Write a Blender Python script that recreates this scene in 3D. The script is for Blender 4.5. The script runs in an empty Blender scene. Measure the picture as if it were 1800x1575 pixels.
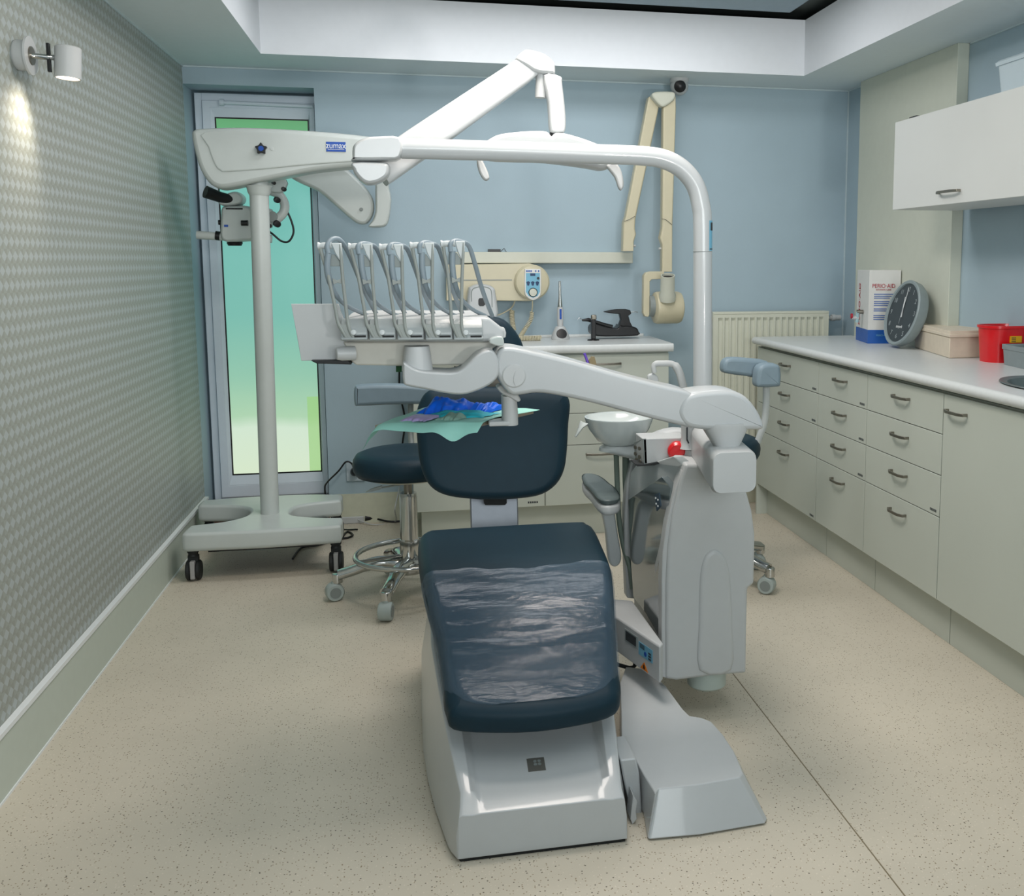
import bpy, bmesh, math, random
from mathutils import Vector, Matrix
random.seed(7)
S = bpy.context.scene
COL = S.collection
PI = math.pi

# ------------------------------------------------------------------ camera
F, PX, PY = 1774.91, 1115.07, 679.0          # focal length and principal point for an 1800 x 1575 frame
YAW, PITCH, CAMZ = .2135, -.1234, 1.30
ca, sa, cb, sb = math.cos(YAW), math.sin(YAW), math.cos(PITCH), math.sin(PITCH)
RIGHT = Vector((ca, -sa, 0))
FWD = Vector((cb*sa, cb*ca, sb))
UP = RIGHT.cross(FWD)
cam_d = bpy.data.cameras.new('camera')
cam = bpy.data.objects.new('camera', cam_d)
COL.objects.link(cam)
cam.matrix_world = Matrix(((RIGHT.x, UP.x, -FWD.x, 0), (RIGHT.y, UP.y, -FWD.y, 0), (RIGHT.z, UP.z, -FWD.z, CAMZ), (0, 0, 0, 1)))
cam_d.sensor_fit = 'HORIZONTAL'
cam_d.sensor_width = 36
cam_d.lens = F/1800*36
cam_d.shift_x = (900-PX)/1800
cam_d.shift_y = (PY-787.5)/1800
cam_d.clip_start = .05
S.camera = cam

# ------------------------------------------------------------------ world, lights, exposure
w = bpy.data.worlds.new('world'); S.world = w; w.use_nodes = True
w.node_tree.nodes['Background'].inputs[0].default_value = (.55, .68, .70, 1)
w.node_tree.nodes['Background'].inputs[1].default_value = .25
S.view_settings.view_transform = 'Standard'
S.view_settings.look = 'None'
S.view_settings.gamma = 1
S.view_settings.use_curve_mapping = False
S.view_settings.exposure = 0.2

def area(name, loc, target, size, power, col, size_y=None, spread=PI):
    d = bpy.data.lights.new(name, 'AREA'); d.energy = power; d.color = col; d.spread = spread
    d.shape = 'RECTANGLE'; d.size = size; d.size_y = size_y or size
    o = bpy.data.objects.new(name, d); COL.objects.link(o); o.location = loc
    o.rotation_euler = (Vector(target)-Vector(loc)).to_track_quat('-Z', 'Y').to_euler()
    return o
# photographer's light to the right of the camera, ceiling lights over the near half of the room
kd = bpy.data.lights.new('flash_light', 'SPOT'); kd.energy = 138; kd.color = (1, .97, .95); kd.spot_size = math.radians(122); kd.spot_blend = 1.0; kd.shadow_soft_size = .10
ko = bpy.data.objects.new('flash_light', kd); COL.objects.link(ko); ko.location = (1.26, -.2, .98)
ko.rotation_euler = Vector((-.22, 1, 1.15)).to_track_quat('-Z', 'Y').to_euler()
area('ceiling_light', (.6, 1.5, 2.44), (.6, 1.5, 0), 1.7, 11, (1, .99, .97), 1.5)
area('ceiling_light', (.6, 4.08, 2.44), (.6, 4.08, 0), 1.7, 14.5, (1, .99, 1), .45)
area('ceiling_light', (.40, 2.85, 2.44), (.40, 2.85, 0), .62, 23, (1, .91, .84), .62)
area('bounce_fill', (.5, -1.7, 2.05), (.7, 5, 2.7), 2.2, 34, (.92, .98, 1), 1.5, spread=1.75)  # added area fill for bounced light from behind the camera, not a window

# ------------------------------------------------------------------ helpers
def W(u, v, X=None, Y=None, Z=None):
    d = FWD + RIGHT*((u-PX)/F) - UP*((v-PY)/F)
    if X is not None: t = X/d.x
    elif Y is not None: t = Y/d.y
    else: t = (Z-CAMZ)/d.z
    return Vector((0, 0, CAMZ)) + d*t

def lin(c):
    c = c/255
    return c/12.92 if c <= .04045 else ((c+.055)/1.055)**2.4
MATS = {}
def mat(name, rgb, rough=.5, metal=0, coat=0, var=.04, vscale=30, bump=0, bscale=200, emit=0, trans=0, alpha=1, sss=0, spec=.5, ior=1.45):
    if name in MATS: return MATS[name]
    m = bpy.data.materials.new(name); m.use_nodes = True
    nt = m.node_tree; b = nt.nodes['Principled BSDF']
    c = [lin(x) for x in rgb]
    tc = nt.nodes.new('ShaderNodeTexCoord')
    nz = nt.nodes.new('ShaderNodeTexNoise'); nz.inputs['Scale'].default_value = vscale; nz.inputs['Detail'].default_value = 3
    nt.links.new(tc.outputs['Object'], nz.inputs['Vector'])
    mr = nt.nodes.new('ShaderNodeMapRange'); mr.inputs[1].default_value = .3; mr.inputs[2].default_value = .7
    mr.inputs[3].default_value = 1-var; mr.inputs[4].default_value = 1+var
    nt.links.new(nz.outputs[0], mr.inputs[0])
    mx = nt.nodes.new('ShaderNodeVectorMath'); mx.operation = 'SCALE'
    mx.inputs[0].default_value = c; nt.links.new(mr.outputs[0], mx.inputs['Scale'])
    nt.links.new(mx.outputs[0], b.inputs['Base Color'])
    b.inputs['Roughness'].default_value = rough; b.inputs['Metallic'].default_value = metal
    b.inputs['Coat Weight'].default_value = coat; b.inputs['Coat Roughness'].default_value = .06
    b.inputs['Specular IOR Level'].default_value = spec; b.inputs['IOR'].default_value = ior
    b.inputs['Transmission Weight'].default_value = trans; b.inputs['Alpha'].default_value = alpha
    b.inputs['Subsurface Weight'].default_value = sss
    if emit:
        b.inputs['Emission Color'].default_value = (*c, 1); b.inputs['Emission Strength'].default_value = emit
    if bump:
        n2 = nt.nodes.new('ShaderNodeTexNoise'); n2.inputs['Scale'].default_value = bscale; n2.inputs['Detail'].default_value = 4
        nt.links.new(tc.outputs['Object'], n2.inputs['Vector'])
        bp = nt.nodes.new('ShaderNodeBump'); bp.inputs['Strength'].default_value = bump; bp.inputs['Distance'].default_value = .002
        nt.links.new(n2.outputs[0], bp.inputs['Height']); nt.links.new(bp.outputs[0], b.inputs['Normal'])
    MATS[name] = m
    return m
def nodes_of(m): return m.node_tree, m.node_tree.nodes['Principled BSDF']

WHITE = mat('white_lacquer', (183, 187, 188), .3, coat=.3, var=.01)
WHITE2 = mat('white_plastic', (184, 187, 187), .38, var=.012)
MICROW = mat('warm_white_enamel', (188, 195, 192), .35, var=.012)
GREYW = mat('light_grey_plastic', (190, 196, 196), .3, coat=.2, var=.015)
GREYM = mat('mid_grey_plastic', (128, 136, 134), .4, var=.02)
HOSE = mat('grey_hose_rubber', (128, 142, 150), .45, var=.02)
LEATHER = mat('dark_teal_upholstery', (21, 46, 58), .48, var=.04, bump=.12, bscale=900, spec=.24)
ARMP = mat('blue_grey_upholstery', (124, 143, 154), .42, var=.03, bump=.1, bscale=700)
CREAM = mat('cream_enamel', (194, 187, 160), .35, var=.015)
CREAM2 = mat('cream_white_enamel', (194, 196, 182), .35, var=.015)
CAB = mat('cabinet_laminate', (186, 192, 182), .42, var=.015, vscale=4)
CABW = mat('wall_cabinet_laminate', (205, 208, 205), .42, var=.012, vscale=4)
TOPM = mat('worktop_laminate', (205, 209, 208), .3, var=.03, vscale=60)
STEEL = mat('brushed_steel', (134, 130, 120), .35, metal=.9, var=.05)
CHROME = mat('chrome', (190, 192, 190), .12, metal=1, var=.02)
BLACK = mat('black_plastic', (14, 16, 18), .35, var=.05)
BRUB = mat('black_rubber', (30, 33, 34), .55, var=.05)
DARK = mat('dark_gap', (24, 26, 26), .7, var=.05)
RADM = mat('radiator_enamel', (206, 208, 192), .35, var=.015)
BLUEM = mat('blue_plastic', (16, 72, 160), .4, var=.03)
REDM = mat('red_plastic', (205, 10, 22), .28, coat=.3, var=.03)
GREENM = mat('green_plastic', (20, 90, 40), .45, var=.03)
SKYB = mat('light_blue_print', (110, 170, 196), .4, var=.03)
NAVY = mat('navy_print', (20, 52, 92), .4, var=.03)
INK = mat('dark_ink', (50, 56, 60), .5, var=.03)
WHITEINK = mat('white_ink', (225, 228, 228), .5, var=.02)
REDINK = mat('red_ink', (170, 30, 50), .5, var=.03)
BLUEINK = mat('blue_ink', (40, 90, 170), .5, var=.03)
PAPER = mat('white_card', (214, 214, 210), .5, var=.015)
CASTG = mat('grey_caster_plastic', (164, 175, 172), .4, var=.03)
FROST = mat('frosted_polycarbonate', (200, 206, 200), .5, var=.02, trans=.35, sss=0)
YELL = mat('yellow_print', (215, 165, 20), .5, var=.03)
ORNG = mat('orange_print', (220, 120, 20), .5, var=.03)

def newbm(): return bmesh.new()
def finish(name, bm, m, parent=None, bevel=0, segs=2, ang=38, sub=0, solid=0, smooth=True, wn=True):
    bmesh.ops.recalc_face_normals(bm, faces=bm.faces)
    if smooth:
        for f in bm.faces: f.smooth = True
        for e in bm.edges:
            if len(e.link_faces) == 2:
                e.smooth = e.calc_face_angle(0) < math.radians(ang) and max(len(f.verts) for f in e.link_faces) < 20
    me = bpy.data.meshes.new(name); bm.to_mesh(me); bm.free()
    o = bpy.data.objects.new(name, me); COL.objects.link(o)
    if m:
        if isinstance(m, (list, tuple)):
            for x in m: me.materials.append(x)
        else: me.materials.append(m)
    if parent is not None:
        o.parent = parent
        if parent.type == 'EMPTY': o.matrix_parent_inverse = Matrix.Translation(parent.location).inverted()
    if solid:
        md = o.modifiers.new('solid', 'SOLIDIFY'); md.thickness = solid; md.offset = 0
    if bevel:
        md = o.modifiers.new('bevel', 'BEVEL'); md.width = bevel; md.segments = segs; md.limit_method = 'ANGLE'; md.angle_limit = math.radians(35)
        md.harden_normals = False
    if smooth and wn and len(me.polygons) < 6000:
        md = o.modifiers.new('normals', 'WEIGHTED_NORMAL'); md.keep_sharp = True; md.weight = 60
    if sub:
        md = o.modifiers.new('sub', 'SUBSURF'); md.levels = sub; md.render_levels = sub
    return o
def tag(o, label, cat, group=None):
    o['label'] = label; o['category'] = cat
    if group: o['group'] = group
    return o
def thing(name, label, cat, loc, group=None):
    o = bpy.data.objects.new(name, None); COL.objects.link(o); o.location = loc; o.empty_display_size = .05
    return tag(o, label, cat, group)
def struct(name, bm, m, parent=None, **k):
    o = finish(name, bm, m, parent, **k)
    if parent is None: o['kind'] = 'structure'
    return o

def box(bm, x0, x1, y0, y1, z0, z1, M=None):
    vs = [bm.verts.new(Vector(p)) for p in ((x0,y0,z0),(x1,y0,z0),(x1,y1,z0),(x0,y1,z0),(x0,y0,z1),(x1,y0,z1),(x1,y1,z1),(x0,y1,z1))]
    if M:
        for v in vs: v.co = M @ v.co
    for f in ((0,3,2,1),(4,5,6,7),(0,1,5,4),(1,2,6,5),(2,3,7,6),(3,0,4,7)): bm.faces.new([vs[i] for i in f])
    return bm
def B(x0, x1, y0, y1, z0, z1, M=None): return box(newbm(), x0, x1, y0, y1, z0, z1, M)
def prism(bm, pts, vec):
    a = [bm.verts.new(Vector(p)) for p in pts]; b = [bm.verts.new(Vector(p)+Vector(vec)) for p in pts]
    n = len(pts)
    bm.faces.new(a); bm.faces.new(list(reversed(b)))
    for i in range(n): bm.faces.new((a[i], b[i], b[(i+1) % n], a[(i+1) % n]))
    return bm
def loft(bm, rings, closed=True, cap=True):
    R = [[bm.verts.new(Vector(p)) for p in r] for r in rings]
    n = len(R[0])
    for a, b in zip(R, R[1:]):
        for i in range(n if closed else n-1):
            bm.faces.new((a[i], a[(i+1) % n], b[(i+1) % n], b[i]))
    if cap and closed:
        bm.faces.new(list(reversed(R[0]))); bm.faces.new(R[-1])
    return bm
def smooth_path(pts, n=6, closed=False):
    pts = [Vector(p) for p in pts]
    if len(pts) < 3 and not closed: return pts
    out = []; m = len(pts); rng = range(m) if closed else range(m-1)
    for i in rng:
        if closed: p0, p1, p2, p3 = pts[(i-1) % m], pts[i], pts[(i+1) % m], pts[(i+2) % m]
        else: p0, p1, p2, p3 = pts[max(i-1, 0)], pts[i], pts[i+1], pts[min(i+2, m-1)]
        for k in range(n):
            t = k/n
            out.append(.5*((2*p1)+(p2-p0)*t+(2*p0-5*p1+4*p2-p3)*t*t+(3*p1-p0-3*p2+p3)*t**3))
    if not closed: out.append(pts[-1])
    return out
def tube(bm, path, r, seg=12, closed=False, cap=True, flat=1.0):
    path = [Vector(p) for p in path]; n = len(path)
    rr = r if isinstance(r, (list, tuple)) else [r]*n
    tans = []
    for i in range(n):
        a = path[(i-1) % n] if (closed or i > 0) else path[i]; b = path[(i+1) % n] if (closed or i < n-1) else path[i]
        tans.append((b-a).normalized())
    t = tans[0]; u = t.orthogonal().normalized() if abs(t.z) > .95 else t.cross(Vector((0, 0, 1))).normalized()
    rings = []
    for i in range(n):
        t = tans[i]; u = (u - t*u.dot(t)).normalized(); v = t.cross(u)
        k = int(i*(len(rr)-1)/(n-1)) if n > 1 else 0
        q = rr[i] if len(rr) == n else rr[k]
        rings.append([path[i]+u*math.cos(2*PI*j/seg)*q+v*math.sin(2*PI*j/seg)*q*flat for j in range(seg)])
    if closed: rings.append(rings[0]); 
    if closed:
        R = [[bm.verts.new(p) for p in r_] for r_ in rings[:-1]]
        for i in range(n):
            a, b = R[i], R[(i+1) % n]
            for j in range(seg): bm.faces.new((a[j], a[(j+1) % seg], b[(j+1) % seg], b[j]))
        return bm
    return loft(bm, rings, cap=cap)
def T(path, r, **k): return tube(newbm(), path, r, **k)
def lathe(bm, prof, loc=(0, 0, 0), axis=(0, 0, 1), seg=32, sx=1, sy=1):
    q = Vector((0, 0, 1)).rotation_difference(Vector(axis)).to_matrix()
    rings = []
    for r, z in prof:
        rings.append([Vector(loc)+q @ Vector((r*sx*math.cos(2*PI*j/seg), r*sy*math.sin(2*PI*j/seg), z)) for j in range(seg)])
    R = []
    for (r, z), ring in zip(prof, rings):
        if r < 1e-6: R.append([bm.verts.new(Vector(loc)+q @ Vector((0, 0, z)))])
        else: R.append([bm.verts.new(p) for p in ring])
    for a, b in zip(R, R[1:]):
        for j in range(seg):
            k = (j+1) % seg
            if len(a) == 1 and len(b) == 1: continue
            if len(a) == 1: bm.faces.new((a[0], b[k], b[j]))
            elif len(b) == 1: bm.faces.new((a[j], a[k], b[0]))
            else: bm.faces.new((a[j], a[k], b[k], b[j]))
    return bm
def L(prof, loc=(0,0,0), axis=(0,0,1), **k): return lathe(newbm(), prof, loc, axis, **k)
def cyl(a, b, r, seg=24, r2=None):
    a = Vector(a); b = Vector(b); h = (b-a).length; r2 = r if r2 is None else r2
    return L([(0, 0), (r, 0), (r2, h), (0, h)], a, (b-a), seg=seg)
def pad(bm, outline, thick, rad, mapf, rings_in=8, dome=0, nr=4, fill='radial'):
    """cushion: closed 2-D outline, thickness h, edge radius, mapped to space by mapf(u, v, h)"""
    P = [Vector((p[0], p[1])) for p in outline]; n = len(P)
    c = sum(P, Vector((0, 0)))/n
    convexfill = fill == 'radial'
    area_ = sum(P[i].x*P[(i+1) % n].y-P[(i+1) % n].x*P[i].y for i in range(n))
    sgn = 1 if area_ > 0 else -1
    N = []
    for i in range(n):
        t = (P[(i+1) % n]-P[i-1]).normalized(); N.append(Vector((t.y, -t.x))*sgn)
    for _ in range(3): N = [(N[i-1]+N[i]*2+N[(i+1) % n])/4 for i in range(n)]
    R2, RH = rad
    prof = []
    for k in range(nr+1):
        a = PI/2*k/nr; prof.append((1-math.sin(a), RH*(1-math.cos(a))))
    prof = [(i_, h_) for i_, h_ in prof]
    prof += [(1-math.cos(PI/2*k/nr), thick-RH+RH*math.sin(PI/2*k/nr)) for k in range(1, nr+1)]
    rings = []
    def ring(ins, h, sc=1):
        out = []
        for i in range(n):
            q = P[i]-N[i]*ins*R2; q = c+(q-c)*sc
            out.append(mapf(q.x, q.y, h))
        return out
    if convexfill: rings.append([mapf(*(c+(P[i]-N[i]*R2-c)*.5), 0) for i in range(n)])
    for ins, h in prof: rings.append(ring(ins, h))
    for k in range(1, rings_in+1 if convexfill else 0):
        s_ = 1-k/(rings_in+1); rings.append(ring(1, thick+dome*(1-s_*s_), s_))
    R = [[bm.verts.new(Vector(p)) for p in r] for r in rings]
    for a, b in zip(R, R[1:]):
        for i in range(n): bm.faces.new((a[i], a[(i+1) % n], b[(i+1) % n], b[i]))
    if not convexfill:
        bm.faces.new(list(reversed(R[0]))); bm.faces.new(R[-1]); return bm
    cb_ = bm.verts.new(Vector(mapf(c.x, c.y, 0))); ct = bm.verts.new(Vector(mapf(c.x, c.y, thick+dome)))
    for i in range(n):
        bm.faces.new((R[0][(i+1) % n], R[0][i], cb_)); bm.faces.new((R[-1][i], R[-1][(i+1) % n], ct))
    return bm
def sm2(pts, n=5): return [(p.x, p.y) for p in smooth_path([(a, b, 0) for a, b in pts], n, True)]
def pxprism(pts, Y0, Y1, smoothn=0):
    """solid slab standing at depth Y0..Y1 whose outline was measured on the photograph"""
    if smoothn: pts = sm2(pts, smoothn)
    P = [W(u, v, Y=Y0) for u, v in pts]
    return prism(newbm(), P, (0, Y1-Y0, 0))
def pxpad(pts, Y, thick, r_px, r_h, smoothn=4, lean=None, dome=0):
    if smoothn: pts = sm2(pts, smoothn)
    f = (lambda u, v, h: W(u, v, Y=Y-thick*.55+(lean(v) if lean else 0))+Vector((0, thick*.55-h, 0)))
    return pad(newbm(), pts, thick, (r_px, r_h), f, dome=dome, fill='radial' if dome else 'ngon')
def rrect(x0, x1, y0, y1, r, n=5):
    out = []
    for cx, cy, a0 in ((x1-r, y1-r, 0), (x0+r, y1-r, 90), (x0+r, y0+r, 180), (x1-r, y0+r, 270)):
        for k in range(n+1):
            a = math.radians(a0+90*k/n); out.append((cx+r*math.cos(a), cy+r*math.sin(a)))
    return out
def text(name, body, size, m, parent, origin, xd, yd, align='CENTER', ext=.0004, sx=1):
    cu = bpy.data.curves.new(name, 'FONT'); cu.body = body; cu.size = size; cu.align_x = align; cu.align_y = 'CENTER'; cu.extrude = ext
    tmp = bpy.data.objects.new('tmp', cu); COL.objects.link(tmp)
    bpy.context.view_layer.update()
    me = bpy.data.meshes.new_from_object(tmp.evaluated_get(bpy.context.evaluated_depsgraph_get()))
    bpy.data.objects.remove(tmp)
    X = Vector(xd).normalized(); Y_ = Vector(yd).normalized(); Z_ = X.cross(Y_)
    M = Matrix(((X.x, Y_.x, Z_.x, origin[0]), (X.y, Y_.y, Z_.y, origin[1]), (X.z, Y_.z, Z_.z, origin[2]), (0, 0, 0, 1)))
    me.transform(M @ Matrix.Diagonal((sx, 1, 1, 1)))
    me.materials.clear(); me.materials.append(m); me.name = name
    o = bpy.data.objects.new(name, me); COL.objects.link(o)
    if parent is not None:
        o.parent = parent
        if parent.type == 'EMPTY': o.matrix_parent_inverse = Matrix.Translation(parent.location).inverted()
    return o

# ------------------------------------------------------------------ room materials
XL, XR, YB, ZS = -1.017, 2.265, 5.11, 2.191
def math_node(nt, op, a, b=None, c=None):
    n = nt.nodes.new('ShaderNodeMath'); n.operation = op
    for i, x in enumerate((a, b, c)):
        if x is None: continue
        if isinstance(x, (int, float)): n.inputs[i].default_value = x
        else: nt.links.new(x, n.inputs[i])
    return n.outputs[0]
def wallpaper():
    m = mat('rhombus_wallpaper', (128, 134, 128), .5, var=.02)
    nt, b = nodes_of(m)
    tc = nt.nodes.new('ShaderNodeTexCoord'); sp = nt.nodes.new('ShaderNodeSeparateXYZ')
    nt.links.new(tc.outputs['Object'], sp.inputs[0])
    p = .0375
    u = math_node(nt, 'DIVIDE', sp.outputs['Y'], p); v = math_node(nt, 'DIVIDE', sp.outputs['Z'], p)
    def diamond(uo, vo):
        du = math_node(nt, 'ABSOLUTE', math_node(nt, 'SUBTRACT', math_node(nt, 'FRACT', math_node(nt, 'ADD', u, uo)), .5))
        dv = math_node(nt, 'ABSOLUTE', math_node(nt, 'SUBTRACT', math_node(nt, 'FRACT', math_node(nt, 'ADD', math_node(nt, 'DIVIDE', v, 2), vo)), .5))
        d = math_node(nt, 'ADD', math_node(nt, 'DIVIDE', du, .46), math_node(nt, 'DIVIDE', dv, .19))
        return math_node(nt, 'LESS_THAN', d, 1.0)
    top = math_node(nt, 'MAXIMUM', diamond(0, 0), diamond(.5, .5))
    par = math_node(nt, 'GREATER_THAN', math_node(nt, 'FRACT', math_node(nt, 'ADD', math_node(nt, 'DIVIDE', v, 2), .25)), .5)
    side = math_node(nt, 'GREATER_THAN', math_node(nt, 'FRACT', math_node(nt, 'ADD', u, math_node(nt, 'MULTIPLY', par, .5))), .5)
    def rgb(c):
        n = nt.nodes.new('ShaderNodeRGB'); n.outputs[0].default_value = (*[lin(x) for x in c], 1); return n.outputs[0]
    def mix(f, a, c):
        n = nt.nodes.new('ShaderNodeMix'); n.data_type = 'RGBA'; nt.links.new(f, n.inputs[0]); nt.links.new(a, n.inputs[6]); nt.links.new(c, n.inputs[7]); return n.outputs[2]
    col = mix(top, mix(side, rgb((146, 150, 142)), rgb((152, 158, 151))), rgb((166, 174, 173)))
    nt.links.new(col, b.inputs['Base Color'])
    return m
WALLP = wallpaper()
def floor_mat():
    m = mat('speckled_linoleum', (199, 191, 174), .42, var=.03, vscale=5)
    nt, b = nodes_of(m)
    base = b.inputs['Base Color'].links[0].from_socket
    tc = nt.nodes.new('ShaderNodeTexCoord')
    def speck(scale, th, seed):
        vn = nt.nodes.new('ShaderNodeTexVoronoi'); vn.inputs['Scale'].default_value = scale
        mp = nt.nodes.new('ShaderNodeMapping'); mp.inputs['Location'].default_value = (seed, seed*2, 0)
        nt.links.new(tc.outputs['Object'], mp.inputs[0]); nt.links.new(mp.outputs[0], vn.inputs['Vector'])
        wn = nt.nodes.new('ShaderNodeSeparateColor'); nt.links.new(vn.outputs['Color'], wn.inputs[0])
        a = math_node(nt, 'LESS_THAN', vn.outputs['Distance'], th); c = math_node(nt, 'LESS_THAN', wn.outputs[0], .35)
        return math_node(nt, 'MULTIPLY', a, c)
    def mix(f, a, c):
        n = nt.nodes.new('ShaderNodeMix'); n.data_type = 'RGBA'; nt.links.new(f, n.inputs[0]); nt.links.new(a, n.inputs[6]); n.inputs[7].default_value = (*[lin(x) for x in c], 1); return n.outputs[2]
    col = mix(speck(150, .24, 3), base, (140, 124, 98))
    col = mix(speck(130, .22, 8), col, (212, 202, 186))
    col = mix(speck(95, .17, 15), col, (96, 88, 74))
    nt.links.new(col, b.inputs['Base Color'])
    b.inputs['Specular IOR Level'].default_value = .35
    return m
FLOORM = floor_mat()
BLUEW = mat('blue_grey_wall_paint', (160, 180, 190), .6, var=.015, vscale=6, bump=.15, bscale=250)
CEILM = mat('ceiling_paint', (212, 223, 226), .65, var=.01)
FASC = mat('fascia_paint', (222, 226, 230), .6, var=.01)
PANELM = mat('blue_ceiling_panel', (140, 160, 172), .5, var=.02)
SLOT = mat('dark_ceiling_slot', (74, 82, 80), .6, var=.03)
PILM = mat('cream_pilaster_paint', (196, 200, 186), .55, var=.015)
BASEM = mat('baseboard_paint', (186, 195, 184), .5, var=.015)
TRIMW = mat('white_trim', (222, 226, 226), .45, var=.01)
SILL = mat('red_brown_threshold', (92, 60, 52), .45, var=.12, vscale=25)
UPVC = mat('grey_white_door_frame', (216, 226, 236), .35, var=.01)

# ------------------------------------------------------------------ room shell
struct('floor', B(XL-.1, XR+.1, -2.1, 5.5, -.05, 0), FLOORM, smooth=False)
struct('wall_left', B(XL-.1, XL, -2.1, YB, 0, 2.7), WALLP, smooth=False)
struct('wall_right', B(XR, XR+.1, -2.1, YB+.1, 0, 2.7), BLUEW, smooth=False)
struct('wall_front', B(XL, XR, -2.1, -2.0, 0, 2.7), BLUEW, smooth=False)
RX, RZ, RY = -.44, 2.11, 5.285                     # recess of the balcony door
bm = newbm()
box(bm, RX, XR, YB, YB+.3, 0, 2.7)
box(bm, XL, RX, YB, YB+.3, RZ, 2.7)
box(bm, XL-.1, XL, YB, YB+.3, 0, 2.7)
struct('wall_back', bm, BLUEW, smooth=False)
bm = newbm()
ox0, ox1, oy0, oy1 = -.624, 1.873, -1.4, 4.755
for a in ((XL, ox0, -2, YB), (ox1, XR, -2, YB), (ox0, ox1, oy1, YB), (ox0, ox1, -2, oy0)): box(bm, a[0], a[1], a[2], a[3], ZS, 2.452)
o = struct('ceiling', bm, [CEILM, FASC], smooth=False)
for f in o.data.polygons:
    if abs(f.normal.z) < .5: f.material_index = 1
struct('trim_1', B(XL, XR, -2.1, YB, 2.50, 2.56), SLOT, smooth=False)
struct('trim_2', B(ox0+.125, ox1-.125, oy0+.12, oy1-.122, 2.452, 2.475), PANELM, smooth=False)
struct('trim_3', B(2.212, XR, 3.915, 4.85, 0, ZS), PILM, bevel=.002)
# ceiling/wall joint beads
bm = newbm(); box(bm, XL, XR, YB-.006, YB, ZS-.006, ZS); box(bm, XL, XL+.006, -2, YB, ZS-.006, ZS); box(bm, XR-.006, XR, -2, 3.9, ZS-.006, ZS); box(bm, XR-.006, XR, 4.86, YB, ZS-.006, ZS); box(bm, XR-.006, XR, YB-.006, YB, 0, ZS)
struct('trim_4', bm, mat('sealant', (190, 204, 208), .5))
struct('baseboard_left', B(XL, XL+.012, -2, YB, 0, .158), BASEM, smooth=False)
bm = newbm(); box(bm, XL, XL+.018, -2, YB, .158, .170); box(bm, XL+.012, XL+.015, -2, YB, 0, .006)
struct('trim_5', bm, TRIMW, smooth=False)
struct('baseboard_back', B(RX, XR, YB-.006, YB, 0, .15), mat('cream_floor_upstand', (196, 198, 178), .45), smooth=False)
bm = newbm(); box(bm, .9545, .9575, -2, 4.62, 0, .0008)
struct('trim_6', bm, mat('floor_weld', (128, 116, 92), .5), smooth=False)

# balcony door in its recess
struct('trim_7', B(XL, RX, YB-.004, YB+.3, 0.0, .085), SILL, smooth=False)
DY = 5.285
g0, g1, gz0, gz1 = -.915, -.485, .235, 1.985
door = struct('door_1', (lambda bm: (box(bm, XL+.012, -.972, DY, DY+.08, .085, 2.098), box(bm, -.452, RX, DY, DY+.08, .085, 2.098), box(bm, -.972, -.452, DY, DY+.08, 2.062, 2.098), box(bm, -.972, -.452, DY, DY+.08, .085, .13), bm)[-1])(newbm()), UPVC, bevel=.003)
bm = newbm()
sx0, sx1, sz0, sz1 = -.968, -.456, .125, 2.06
P0, P1 = (sx0, sx1, sz0, sz1), (g0, g1, gz0, gz1)
def frame(bm, o_, i_, y0, y1, yi=None):
    yi = y0 if yi is None else yi
    def rect(q, y): return [(q[0], y, q[2]), (q[1], y, q[2]), (q[1], y, q[3]), (q[0], y, q[3])]
    loft(bm, [rect(o_, y1), rect(o_, y0), rect(i_, yi), rect(i_, y1)], cap=False)
    return bm
m1 = (P0[0]+.035, P0[1]-.022, P0[2]+.06, P0[3]-.03)
frame(bm, P0, m1, DY-.018, DY+.05); frame(bm, m1, P1, DY-.018, DY+.05, DY-.004)
finish('door_sash', bm, UPVC, door, bevel=.002)
finish('glazing_gasket', frame(newbm(), (g0-.001, g1+.001, gz0-.001, gz1+.001), (g0+.005, g1-.005, gz0+.005, gz1-.005), DY-.005, DY+.02), BLACK, door)
# frosted, coloured glass lit from outside
gm = bpy.data.materials.new('lit_frosted_glass'); gm.use_nodes = True; nt = gm.node_tree; b = nt.nodes['Principled BSDF']
tc = nt.nodes.new('ShaderNodeTexCoord'); sp = nt.nodes.new('ShaderNodeSeparateXYZ'); nt.links.new(tc.outputs['Object'], sp.inputs[0])
mr = nt.nodes.new('ShaderNodeMapRange'); mr.inputs[1].default_value = gz0; mr.inputs[2].default_value = gz1; nt.links.new(sp.outputs['Z'], mr.inputs[0])
nz = nt.nodes.new('ShaderNodeTexNoise'); nz.inputs['Scale'].default_value = 3.5; nt.links.new(tc.outputs['Object'], nz.inputs['Vector'])
fz = math_node(nt, 'ADD', mr.outputs[0], math_node(nt, 'MULTIPLY', math_node(nt, 'SUBTRACT', nz.outputs[0], .5), .05))
cr = nt.nodes.new('ShaderNodeValToRGB'); nt.links.new(fz, cr.inputs[0])
el = cr.color_ramp.elements
stops = [(0, (222, 238, 208)), (.13, (216, 236, 214)), (.165, (178, 216, 180)), (.28, (150, 202, 176)), (.45, (122, 190, 176)), (.75, (116, 190, 180)), (.93, (120, 192, 180)), (.965, (96, 168, 112)), (1, (92, 160, 104))]
el[0].position = 0; el[0].color = (*[lin(x) for x in stops[0][1]], 1); el[1].position = 1; el[1].color = (*[lin(x) for x in stops[-1][1]], 1)
for p_, c_ in stops[1:-1]:
    e = el.new(p_); e.color = (*[lin(x) for x in c_], 1)
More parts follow.
